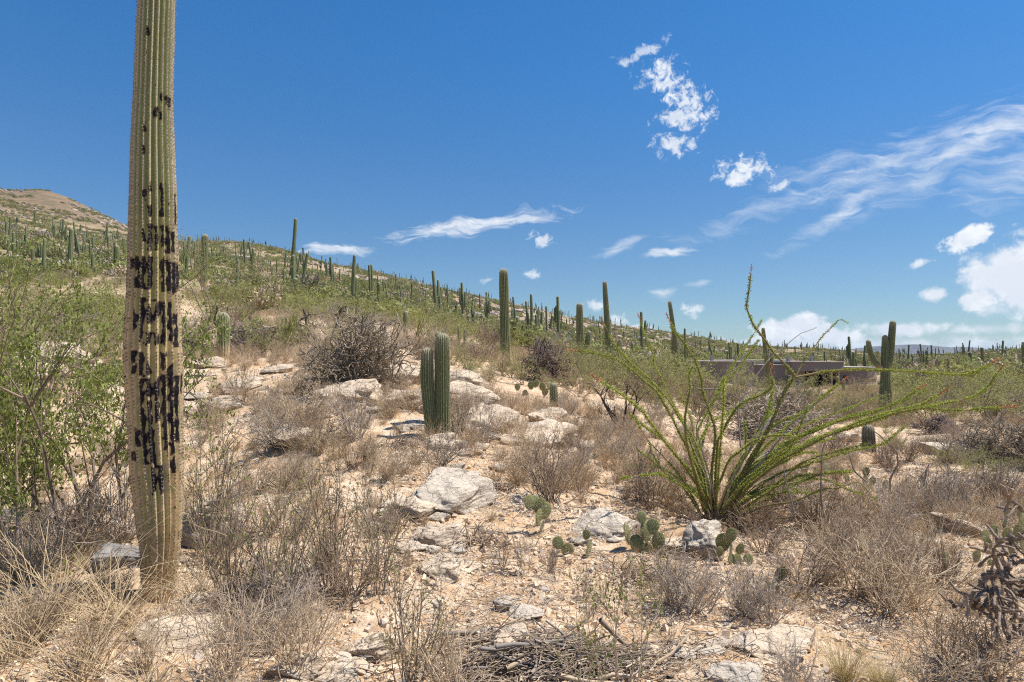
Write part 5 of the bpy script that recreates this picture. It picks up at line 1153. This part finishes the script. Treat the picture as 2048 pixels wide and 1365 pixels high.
def C3(*p): return [(950 + x * .3041, 950 + y * .3041, h_ * .3041, r, yw) for x, y, h_, r, yw in p]
prickly(C3((420,285,110,8,60),(355,185,95,-12,40),(398,190,100,0,30),(430,215,110,5,20),(462,240,110,15,25),(440,345,80,0,70)), 'small prickly pear of narrow pads under the brown twig dome')
prickly(C3((550,455,95,-25,20),(612,500,105,-30,15)), 'two flopped prickly pear pads on the gravel')
prickly(C3((748,500,120,4,65),(733,398,66,0,0)), 'lone prickly pear of one round pad on a narrow stalk pad')
prickly(C3((1005,395,130,-20,65),(985,340,60,-10,70),(1065,460,115,-5,5),(1125,380,130,0,35),(1170,345,100,5,-10),(1098,285,80,-5,15),(1205,440,115,5,10),(1135,500,90,0,0)), 'big-padded prickly pear left of the ocotillo rock')
prickly(C3((1632,450,125,0,0),(1682,405,105,5,10),(1685,485,80,0,60),(1742,490,70,25,0),(1795,565,82,10,0),(1692,570,90,-8,30),(1610,510,70,0,20),(1730,560,80,0,20)), 'prickly pear right of the rock under the ocotillo')
def C4(*p): return [(1450 + x * .304, 950 + y * .304, h_ * .304, r, yw) for x, y, h_, r, yw in p]
prickly(C4((365,660,110,25,10),(300,735,70,-60,20),(345,740,60,0,40)), 'single round prickly pear pad above dead yellow ones by dark twigs')
prickly(C4((1450,555,90,8,20),(1455,630,80,0,70),(1480,690,80,0,20)), 'small prickly pear with yellow base before the white bleached rock')
prickly(C4((1655,540,80,5,10),(1680,600,60,20,20),(1750,590,60,0,0)), 'small prickly pear in dry brush behind the foreground cholla')
prickly(C4((1860,250,75,0,10),(1940,240,75,5,20),(1840,325,60,-15,20),(1780,375,85,-20,10),(1715,410,90,-5,20),(1850,385,75,30,10),(1930,375,90,0,0),(1960,300,80,0,20),(1900,440,90,-30,20),(1960,450,90,10,20),(1800,440,80,0,20),(1730,460,70,10,0),(2010,380,95,0,10),(1895,490,80,0,0),(1975,520,80,0,30)), 'wide clump of prickly pears at the right edge')
def C7b(*p): return [(1450 + x * .2686, 780 + y * .2686, h_ * .2686, r, yw) for x, y, h_, r, yw in p]
prickly(C7b((590,575,85,0,0),(525,590,70,0,50),(670,605,65,0,40),(470,655,100,-10,0),(755,585,70,10,20),(805,600,60,0,0),(870,610,60,10,20),(720,530,50,0,0),(545,660,80,0,0),(640,660,80,10,20)), 'row of prickly pears behind the lower ocotillo wands')
prickly(C7b((1050,615,70,0,0),(1045,680,75,0,20),(1095,685,75,10,10),(910,665,50,0,0)), 'prickly pear in dry grass under the dead arching stick')
prickly(C7b((1198,710,65,5,0)), 'single prickly pear pad right of the dead arching stick')
prickly(C7b((1465,665,60,0,0),(1475,710,70,10,20)), 'little yellowish prickly pear in the dry grass at right')
prickly([(1062,772,16,0,0),(1072,768,16,10,20),(1085,774,16,0,0),(1100,774,18,0,30),(1035,775,14,0,0),(1090,785,16,0,10),(1050,788,14,10,0)], 'far prickly pear behind the small fuzzy saguaro')
prickly([(210,745,34,0,0),(232,738,34,15,10),(196,760,30,-10,20),(222,765,30,0,0)], 'grey-green prickly pear on the white rock behind the green shrub')
prickly([(402,660,20,0,0),(412,656,20,10,10),(395,668,20,0,20)], 'blue-green prickly pear left of the pale-spined young saguaro')

# ------------------------------------------------------------------ foreground cholla at the right edge
def fg_cholla():
    Y = 3.5; lines = [C4p for C4p in [
     [(2048,585),(1950,570),(1870,600),(1790,640),(1700,690),(1640,770),(1580,830),(1530,865),(1480,850),(1475,815)],
     [(1870,600),(1810,560),(1740,510),(1700,480)],[(2048,440),(1960,420),(1860,420),(1790,415)],[(2048,300),(1960,240),(1900,180),(1855,135)],
     [(2048,710),(1960,705),(1850,690),(1780,640),(1740,640),(1690,700)],[(1840,650),(1820,740),(1800,850),(1830,950),(1870,1045)],[(1850,690),(1880,800),(1920,900),(1950,980),(1970,1060)],
     [(1700,690),(1720,800),(1740,900),(1760,970)],[(1800,740),(1700,790),(1620,800),(1560,800)],[(1760,880),(1700,870),(1640,880),(1600,870)],[(2048,1080),(1950,1065),(1850,1075),(1780,1065),(1720,1140),(1660,1205)],
     [(1790,640),(1780,740),(1770,830),(1800,900)],[(1880,800),(1890,900),(1900,1010)],[(2048,560),(2000,640),(1960,705)],[(1870,600),(1900,540),(1880,480),(1840,450)],[(2048,820),(1980,780),(1930,760),(1880,800)]]]
    base = px(1450 + 2000 * .304, 1330, Y); root = empty('cholla', tuple(base)); tag(root, 'knobbly grey-brown cholla branches hanging in from the right edge', 'cholla cactus'); rg = np.random.default_rng(9)
    sp = MB()
    for k, l in enumerate(lines):
        p = px_path([(1450 + x * .304, 950 + y * .304) for x, y in l], Y, max(5, len(l) * 3), rg.uniform(-.25, .35)) - base; p = p + rg.normal(0, .009, p.shape); mb = MB(); joint_tubes(mb, p[None], .0082 if k not in (0, 4) else .0105, rg, .3, 14, .34); mb.build('branch', M['cholla_fg'], root)
        m_ = len(l) * 260; s, d, _ = spawn(p[None], m_, .0, 1, .1, rg); dd = nrm(rg.normal(0, 1, s.shape)); sd = nrm(np.cross(dd, rg.normal(0, 1, dd.shape))) * .0007; V = np.stack([s - sd, s + sd, s + dd * rg.uniform(.018, .032, len(s))[:, None]], 1).reshape(-1, 3); sp.add(V, tr=np.arange(len(V)).reshape(-1, 3))
        s, d, _ = spawn(p[None], len(l) + 2, .2, 1, .9, rg); mb = MB(); joint_tubes(mb, grow(s, d, rg.uniform(.06, .14, len(s)), 4, .25), .0070, rg, .3, 14, .34); mb.build('joint', M['cholla_fg'], root)
    sp.build('spines', M['cholla_fg'], root, smooth=False)['kind'] = 'stuff'
    stem = px_path([(2048 + 30, 1330), (2060, 1250), (2062, 1130), (2055, 1040)], Y, 14, .1) - base; mb = MB(); joint_tubes(mb, stem[None], .016, rg, .15, 12); mb.build('trunk', M['cholla_fg'], root)
fg_cholla()

# ------------------------------------------------------------------ single sticks, dead canes, burnt shrub, stumps
def stick(pts, Y, r, label, mat='cane_dead', dY=0., name='dead_branch', cat='branch', forks=0):
    p = px_path(pts, Y, 26, dY); b = p[0].copy(); mb = MB(); tubes(mb, (p - b)[None], (r * np.linspace(1, .35, 26) * (1 + .1 * np.sin(np.arange(26) * 1.9)))[None], 7); rg = np.random.default_rng(int(pts[0][0]))
    if forks: s, d, _ = spawn((p - b)[None], forks, .3, .95, .8, rg); tubes(mb, grow(s, d, rg.uniform(.1, .3, len(s)), 5, .25), (r * np.linspace(.45, .2, 5))[None], 4)
    o = mb.build(name, M[mat], None, tuple(b)); return tag(o, label, cat)
stick(C8((1430,785),(1435,720),(1470,660),(1465,600),(1420,560),(1380,520),(1320,480)), 8.2, .014, 'dead grey stick arching over the prickly pear at right', dY=-.4)
stick(C8((1330,740),(1270,690),(1250,620),(1210,540)), 8.0, .012, 'short dead grey stick crossing the lower ocotillo wands')
stick(C8((1130,900),(1118,800),(1120,700),(1125,600),(1135,560)), 6.6, .012, 'straight brown dead stick standing right of the ocotillo foot')
stick(C8((1000,900),(985,830),(960,740),(950,680)), 6.4, .012, 'bent brown dead stick leaning at the ocotillo foot')
stick(C8((820,560),(860,500),(890,440),(870,480),(1000,460),(1180,450)), 8.6, .016, 'long bare grey branch lying through the middle of the ocotillo', dY=.5, forks=5)
stick(C8((560,315),(640,315),(720,345),(780,385),(850,450)), 8.8, .012, 'thin arched grey dead cane behind the left ocotillo wands', forks=2)
stick(C8((880,495),(960,505),(1030,515)), 8.3, .014, 'short pale bare branch under the ocotillo fork')
stick([(1200,1240),(1250,1290),(1320,1300),(1390,1298),(1449,1280)], float(hit(1320, 1305)[1][0]), .016, 'long curved reddish dead cane lying on the gravel by the stick pile', 'twig_brown', .15)
stick([(952,1300),(975,1275),(1010,1250),(1052,1240)], float(hit(1000, 1300)[1][0]), .007, 'thin dark red stick lying by the pale half-buried slab', 'twig_brown')
def burnt():
    for (u, v, s, lab) in [(1240, 868, 1.0, 'charred black leafless shrub left of the ocotillo'), (1392, 790, .7, 'dark bare shrub beneath the yellow-green bush by the house')]:
        X, Y = hit(u, v); Y = float(Y[0]); rg = np.random.default_rng(int(u)); mb = MB(); S = np.zeros((5, 3)); P0 = grow(S, cone(5, .55, rg), rg.uniform(.7, .95, 5) * s, 6, .22, .05, rg); tubes(mb, P0, np.linspace(.022, .010, 6)[None], 5)
        a, d, _ = spawn(P0, 4, .35, 1, .6, rg); P1 = grow(a, d, rg.uniform(.2, .4, len(a)) * s, 5, .25, .08, rg); tubes(mb, P1, np.linspace(.010, .005, 5)[None], 4); a, d, _ = spawn(P1, 2, .3, 1, .7, rg); tubes(mb, grow(a, d, rg.uniform(.08, .2, len(a)) * s, 4, .25, .05, rg), .004, 3)
        tag(mb.build('burnt_shrub', M['twig_black'], None, (float(X[0]), Y, hz(X[0], Y) - .03)), lab, 'burnt shrub')
burnt()
def mesquite(u, v, h_, w_, label, seed, lv=1500):
    X, Y = hit(u, v); Y = float(Y[0]); rg = np.random.default_rng(seed); sc_ = h_ * Y / F; root = empty('mesquite', (float(X[0]), Y, hz(X[0], Y))); tag(root, label, 'mesquite tree')
    mb = MB(); n = 7; D = cone(n, 1.25, rg, .3); P0 = grow(np.zeros((n, 3)) - [0, 0, .05], D * [w_ / h_, 1, .8], rg.uniform(.8, 1.15, n) * sc_, 8, .28, .02, rg); tubes(mb, P0, np.linspace(.055, .022, 8)[None] * sc_ / 1.3, 7); mb.build('trunk', M['twig_black'], root)
    mb = MB(); a, d, _ = spawn(P0, 6, .3, 1, .8, rg); P1 = grow(a, d, rg.uniform(.25, .55, len(a)) * sc_, 7, .35, -.02, rg); tubes(mb, P1, np.linspace(.02, .008, 7)[None] * sc_, 5); a, d, _ = spawn(P1, 5, .2, 1, .8, rg); P2 = grow(a, d, rg.uniform(.1, .28, len(a)) * sc_, 5, .35, -.02, rg); tubes(mb, P2, np.linspace(.007, .003, 5)[None] * sc_, 4); a, d, _ = spawn(P2, 4, .2, 1, .8, rg); tubes(mb, grow(a, d, rg.uniform(.05, .14, len(a)) * sc_, 4, .3, 0, rg), .0022 * sc_, 3); mb.build('branches', M['mesquite_wood'], root)
    if lv: 
        up = P2[P2[:, -1, 2] > .55 * sc_] if (P2[:, -1, 2] > .55 * sc_).any() else P2; a, d, _ = spawn(up, max(1, lv // len(up)), .1, 1, .6, rg); lb = MB(); leaves(lb, a + rg.normal(0, .05, a.shape), rg.uniform(.02, .05, len(a)), rg); o = lb.build('foliage', M['leaf_palo'], root, smooth=False); o['kind'] = 'stuff'
M['mesquite_wood'] = mat_twig('dark_grey_mesquite_wood', (.06, .05, .045), (.17, .14, .12))
mesquite(440, 712, 105, 130, 'gnarled dark mesquite with arching bare limbs left of the staghorn cholla', 3, 900)
mesquite(525, 700, 85, 110, 'second dark bare-limbed mesquite between the first and the staghorn cholla', 5, 500)
mesquite(640, 690, 90, 110, 'leafless dark mesquite behind the staghorn cholla', 8, 200)
mesquite(620, 610, 60, 60, 'dark twiggy mesquite under the ridge clump of saguaros', 12, 500)
def stump():
    saguaro_thing('short dark thick saguaro half hidden behind the right ocotillo wands', [([(1738, 904), (1736, 850)], 25, 23)], nr=14, mat=M['saguaro_dark'])
    for (u, v, h_, w_, lab) in [(1338 - 105, 762, 42, 10, 'dead brown saguaro skeleton right of the left-leaning tall saguaro')]:
        X, Y = hit(u, v); Y = float(Y[0]); H = h_ * Y / F; R = w_ / 2 * Y / F; mb = MB(); rg = np.random.default_rng(int(u)); n = 18; a = np.arange(n) / n * 6.283; S = np.stack([np.cos(a) * R, np.sin(a) * R, 0 * a - .1], -1); tubes(mb, grow(S, np.stack([0 * a, 0 * a, 0 * a + 1], -1), H * rg.uniform(.7, 1.08, n), 6, .05), np.linspace(R * .22, R * .12, 6)[None], 5)
        tubes(mb, np.array([[(0, 0, -.1), (0, 0, H * .3), (0, 0, H * .75)]]), R * .9, 10); tag(mb.build('saguaro_stump', M['twig_black' if u > 1500 else 'twig_brown'], None, (float(X[0]), Y, hz(X[0], Y))), lab, 'cactus stump')
stump()
def stick_pile():
    rg = np.random.default_rng(44); X, Y = hit(1110, 1325); X = float(X[0]); Y = float(Y[0]); zc = hz(X, Y); root = empty('stick_pile', (X, Y, zc)); tag(root, 'heap of dry broken sticks and twigs at the bottom centre', 'stick pile')
    def seg(n, L, r, sp, hh, mat, nm, K=5, sides=4, stuff=False):
        a = rg.uniform(-.5, .9, n) + rg.choice([0, 1.6], n, p=[.75, .25]); c = np.stack([rg.normal(0, sp, n), rg.normal(0, sp * .42, n), 0 * a], -1); hgt = hh * np.exp(-(c[:, 0] / sp) ** 2 / 2 - (c[:, 1] / sp / .42) ** 2 / 2) * rg.uniform(0, 1, n); c[:, 2] = height(c[:, 0] + X, c[:, 1] + Y) - zc + hgt + .01
        d = np.stack([np.cos(a), np.sin(a) * .8, rg.normal(0, .10, n)], -1); P_ = grow(c - nrm(d) * (L / 2), d, L * rg.uniform(.5, 1.1, n), K, .13, 0, rg); P_[..., 2] = np.maximum(P_[..., 2], height(P_[..., 0].ravel() + X, P_[..., 1].ravel() + Y).reshape(n, K) - zc + .004)
        if stuff: mb = MB(); tubes(mb, P_, rg.uniform(.6, 1.3, (n, 1)) * r * np.linspace(1, .5, K)[None], sides); mb.build(nm, M[mat], root)['kind'] = 'stuff'
        else:
            for i in range(n): mb = MB(); tubes(mb, P_[i:i + 1], rg.uniform(.7, 1.3) * r * np.linspace(1, .55, K)[None], 7); mb.build(nm, M[mat], root)
    seg(26, .42, .011, .30, .10, 'cane_dead', 'stick'); seg(14, .35, .013, .30, .09, 'twig_tan', 'stick'); seg(420, .28, .0045, .36, .11, 'twig_brown', 'twigs', stuff=True); seg(500, .20, .0028, .40, .10, 'twig_grey', 'fine_twigs', stuff=True); seg(220, .16, .004, .40, .10, 'twig_tan', 'bark_chips', stuff=True)
stick_pile()
for (u, v, s_, lab) in [(1350, 1120, .5, 'tangle of brown dead cactus debris left of the ocotillo rock'), (1000, 985, .35, 'brown ball of dead twigs on the gravel right of the lichened slab'), (1290, 1165, .5, 'dark rotting cactus debris below the big-padded prickly pear'), (800, 905, .5, 'dead brown wood leaning on the rounded boulder'), (790, 1060, .5, 'dark twig litter left of the flaky rock'), (950, 1100, .5, 'twig litter right of the flaky rock'), (1455, 1058, .6, 'dark dead debris heaped at the foot of the ocotillo'), (1500, 1070, .5, 'dead brown canes lying right of the ocotillo foot')]:
    X, Y = hit(u, v); Y = float(Y[0]); rg = np.random.default_rng(int(u)); mb = MB(); n = 110; c = rg.normal(0, .14 * s_ * 2, (n, 3)) * [1, .7, .3]; c[:, 2] = np.abs(c[:, 2]) + .01; tubes(mb, grow(c, rg.normal(0, 1, (n, 3)) * [1, 1, .5], rg.uniform(.05, .2, n) * s_ * 2, 5, .4, 0, rg), np.linspace(.006, .003, 5)[None], 4)
    rt = tag(empty('dead_wood', (float(X[0]), Y, hz(X[0], Y))), lab, 'dead wood'); mb.build('twigs', M['twig_brown'], rt)['kind'] = 'stuff'

# ------------------------------------------------------------------ houses
def mat_stucco(name, c):
    m, t, b = material(name); n = t.noise(geopos(t), 6, 5, .6); t.put(b.inputs['Base Color'], t.mix(n, c, tuple(x * .88 for x in c))); t.put(b.inputs['Normal'], t.bump(t.noise(geopos(t), 40, 4), .3, .02)); return m
M['stucco'] = mat_stucco('mauve_grey_stucco', (.235, .20, .185)); M['stucco_light'] = mat_stucco('cream_stucco', (.42, .35, .28)); M['roofc'] = mat_stucco('roof_coating', (.40, .35, .31)); M['orange_wall'] = mat_stucco('orange_stucco', (.42, .27, .17))
m_, t_, b_ = material('dark_window_glass'); b_.inputs['Base Color'].default_value = (.02, .025, .03, 1); b_.inputs['Roughness'].default_value = .08; M['glass'] = m_
m_, t_, b_ = material('carport_shade'); b_.inputs['Base Color'].default_value = (.04, .04, .045, 1); b_.inputs['Roughness'].default_value = .5; M['carport_shade'] = m_  # near-black colour that paints in the shade of the carport recess
M['teal'] = mat_stucco('teal_metal_roof', (.20, .36, .34))
def prism(foot, z0, z1):
    n = len(foot); V = [(x, y, z0) for x, y in foot] + [(x, y, z1) for x, y in foot]; mb = MB(); Q = [(i, (i + 1) % n, n + (i + 1) % n, n + i) for i in range(n)]; c0 = np.mean(foot, 0); V += [(c0[0], c0[1], z1), (c0[0], c0[1], z0)]
    T = [(n + i, n + (i + 1) % n, 2 * n) for i in range(n)] + [((i + 1) % n, i, 2 * n + 1) for i in range(n)]; mb.add(V, Q, T); return mb
def house():
    Y = 68.; U = lambda u, y=Y: (u - CU) / F * y; Z = lambda v, y=Y: CZ + (HV - v) / F * y; g = Z(774); root = empty('house', (U(1580), Y, g)); off = np.array([U(1580), Y, g]); tag(root, 'low flat-roofed mauve-grey adobe house with curved walls and a dark carport', 'house')
    def wall(nm, foot, v1, mat='stucco', z0=-.5, parent=root, v1z=None):
        mb = prism([(x - off[0], y - off[1]) for x, y in foot], z0, (Z(v1) if v1z is None else v1z) - g); return mb.build(nm, M[mat], parent, smooth=False)
    arc = lambda cx, cy, rx, ry, a0, a1, n=18: [(cx + rx * math.cos(math.radians(a0 + (a1 - a0) * i / n)), cy + ry * math.sin(math.radians(a0 + (a1 - a0) * i / n))) for i in range(n + 1)]
    left = arc(U(1450), 70.5, U(1450) - U(1404), 4.2, 180, 300) + [(U(1502), 67.2), (U(1502), 76), (U(1404), 76)]; wall('wall', left, 724)
    lp = arc(U(1450), 70.5, U(1450) - U(1403), 4.35, 180, 300) + [(U(1503), 67.0), (U(1503), 76.2), (U(1403), 76.2)]; mb = prism([(x - off[0], y - off[1]) for x, y in lp], Z(724) - g, Z(722.4) - g); mb.build('coping', M['roofc'], root, smooth=False)
    wall('wall', [(U(1503), 68.4), (U(1572), 67.6), (U(1572), 77), (U(1503), 77)], 731); mb = prism([(U(1503) - off[0], -.0 + .25), (U(1573) - off[0], -.55), (U(1573) - off[0], 9), (U(1503) - off[0], 9)], Z(731) - g, Z(729.6) - g); mb.build('coping', M['roofc'], root, smooth=False)
    wall('wall', arc(U(1560), 76, 4.6, 4.2, 180, 360) + [(U(1660), 80), (U(1500), 80)], 721, 'roofc', 0.); wall('chimney', [(U(1514), 74), (U(1526), 74), (U(1526), 75), (U(1514), 75)], 712, 'stucco_light', 1.)
    # the wide fascia that bridges the carport
    band = [(U(1572), 66.6), (U(1608), 65.6), (U(1640), 65.8), (U(1676), 66.8), (U(1676), 72), (U(1572), 72)]; mb = prism([(x - off[0], y - off[1]) for x, y in band], Z(742) - g, Z(724.5) - g); mb.build('fascia', M['stucco'], root, smooth=False)
    bc = [(U(1571), 66.45), (U(1608), 65.45), (U(1640), 65.65), (U(1677.5), 66.65), (U(1677.5), 72.2), (U(1571), 72.2)]; mb = prism([(x - off[0], y - off[1]) for x, y in bc], Z(724.5) - g, Z(723) - g); mb.build('coping', M['roofc'], root, smooth=False)
    wall('garage_wall', [(U(1574), 71.4), (U(1674), 71.4), (U(1674), 71.8), (U(1574), 71.8)], 742, 'carport_shade'); wall('side_wall', [(U(1572), 67.0), (U(1598), 66.6), (U(1598), 67.2), (U(1572), 67.6)], 742.2, 'stucco')  # back wall coloured dark to stand in for the recess shade
    for u in (1652, 1666): wall('post', [(U(u), 66.9), (U(u + 3.2), 66.9), (U(u + 3.2), 67.1), (U(u), 67.1)], 742.1, 'stucco_light')
    for u in (1604, 1624, 1640):
        w_ = wall('window', [(U(u), 71.25), (U(u + 12), 71.25), (U(u + 12), 71.36), (U(u), 71.36)], 748, 'glass', .7)
        for a in (u, u + 5.8, u + 11.6): mb = prism([(U(a) - off[0], 3.16), (U(a + .5) - off[0], 3.16), (U(a + .5) - off[0], 3.24), (U(a) - off[0], 3.24)], .7, Z(748) - g + .02); mb.build('mullion', M['stucco_light'], w_, smooth=False)
    wall('wall', [(U(1677), 68.6), (U(1731), 67.6), (U(1731), 76), (U(1677), 76)], 736.2); wall('wall', [(U(1731) + .02, 67.9), (U(1762), 68.8), (U(1762), 75.9), (U(1731) + .02, 75.9)], 736.3, 'stucco_light'); wall('stripe', [(U(1731.5), 67.83), (U(1762), 68.72), (U(1762), 68.78), (U(1731.5), 67.88)], 756, 'orange_wall', z0=Z(759) - g)
    mb = prism([(U(1676.8) - off[0], .3), (U(1731) - off[0], -.6), (U(1763) - off[0], .6), (U(1763) - off[0], 8.1), (U(1676.8) - off[0], 8.1)], Z(736) - g, Z(734.6) - g); mb.build('coping', M['roofc'], root, smooth=False)
    for u, y_ in ((1440, 71), (1592, 70), (1640, 70), (1705, 71)): wall('roof_vent', [(U(u), y_), (U(u + 5), y_), (U(u + 5), y_ + .5), (U(u), y_ + .5)], 0, 'roofc', 2.2, v1z=g + (3.25 if u < 1700 else 2.6))
    for u in (1690, 1700): wall('window', [(U(u), 68.25), (U(u + 4), 68.17), (U(u + 4), 68.3), (U(u), 68.5)], 752, 'glass', .9)
    wall('wall_lamp', [(U(1590), 66.0), (U(1593), 65.9), (U(1593), 66.1), (U(1590), 66.2)], 728, 'stucco_light', Z(730) - g)
house()
def house2():
    Y = 128.; U = lambda u: (u - CU) / F * Y; Z = lambda v: CZ + (HV - v) / F * Y; g = Z(722); root = empty('house', (U(1245), Y, g)); tag(root, 'distant low house with three teal metal roofs behind the left-leaning saguaro', 'house')
    for (u0, u1, v0, v1) in [(1190, 1222, 709.5, 712), (1228, 1264, 707.5, 711), (1264, 1294, 702, 706.5)]:
        x0, x1 = U(u0) - U(1245), U(u1) - U(1245); z1 = Z(v0) - g; zw = Z(v1) - g; w_ = prism([(x0 + .3, 0), (x1 - .3, 0), (x1 - .3, 5), (x0 + .3, 5)], -1, zw).build('wall', M['stucco_light'], root, smooth=False)
        cx = (x0 + x1) / 2; mb = MB(); mb.add([(x0, -.5, zw), (x1, -.5, zw), (x1, 5.5, zw), (x0, 5.5, zw), (x0 + .8, 2.2, z1), (x1 - .8, 2.2, z1)], [(0, 1, 5, 4), (2, 3, 4, 5), (3, 2, 1, 0)], [(1, 2, 5), (3, 0, 4)]); mb.build('roof', M['teal'], root, smooth=False)
        for k in range(2):
            a = x0 + (x1 - x0) * (.3 + .35 * k); prism([(a, -.06), (a + .5, -.06), (a + .5, .02), (a, .02)], zw - .9, zw - .35).build('window', M['glass'], root, smooth=False)
house2()

# ------------------------------------------------------------------ air
def haze():
    m = bpy.data.materials.new('haze'); m.use_nodes = True; t = NT(m.node_tree); t.n.remove(t.n['Principled BSDF']); v = t.node('ShaderNodeVolumePrincipled'); v.inputs['Density'].default_value = 4.2e-5; v.inputs['Color'].default_value = (.62, .80, 1, 1); t.l.new(v.outputs[0], t.n['Material Output'].inputs['Volume'])
    x0, x1, y0, y1, z0, z1 = -26000, 26000, -60, 21000, -80, 150; V = [(x, y, z) for x in (x0, x1) for y in (y0, y1) for z in (z0, z1)]
    o = MB().add(V, [(0, 1, 3, 2), (4, 6, 7, 5), (0, 4, 5, 1), (2, 3, 7, 6), (0, 2, 6, 4), (1, 5, 7, 3)]).build('haze', m, smooth=False); o['kind'] = 'stuff'; o['label'] = 'thin blue air haze over the far mountains'
haze()

# ------------------------------------------------------------------ make labels single out one thing
def sharpen_labels():
    from collections import defaultdict
    words = ['leftmost', 'second from the left', 'third from the left', 'fourth from the left', 'fifth from the left', 'sixth from the left', 'seventh from the left', 'eighth from the left', 'ninth from the left', 'tenth from the left']
    by = defaultdict(list)
    for o in sc.objects:
        if o.parent is None and o.get('label') and not o.get('kind'): by[o['label']].append(o)
    for lab, os_ in by.items():
        if len(os_) > 10:
            os_.sort(key=lambda o: o.location.y); h_ = len(os_) // 2
            for g_, w0 in ((os_[:h_], 'nearer row'), (os_[h_:], 'farther row')):
                if len(g_) > 10: continue
                g_.sort(key=lambda o: o.location.x / max(o.location.y, .1))
                for k, o in enumerate(g_): o['label'] = lab.replace('distant ', '') + ', ' + w0 + ', ' + words[k].replace(' from the left', ' from left')
        if 1 < len(os_) <= 10:
            os_.sort(key=lambda o: o.location.x / max(o.location.y, .1))
            for k, o in enumerate(os_):
                w_ = words[k] if k < len(os_) - 1 or len(os_) > 9 else 'rightmost'; nl = lab + ', ' + (w_ if len((lab + w_).split()) < 16 else w_.replace(' from the left', ' from left')); nl = ' '.join(nl.split()[-16:]) if 0 else nl
                o['label'] = nl
sharpen_labels()
for _o in sc.objects:
    if _o.parent is None and len(str(_o.get('label', '')).split()) > 16: _o['label'] = _o['label'].replace('distant ', '').replace('from the left', 'from left').replace('standing ', '')
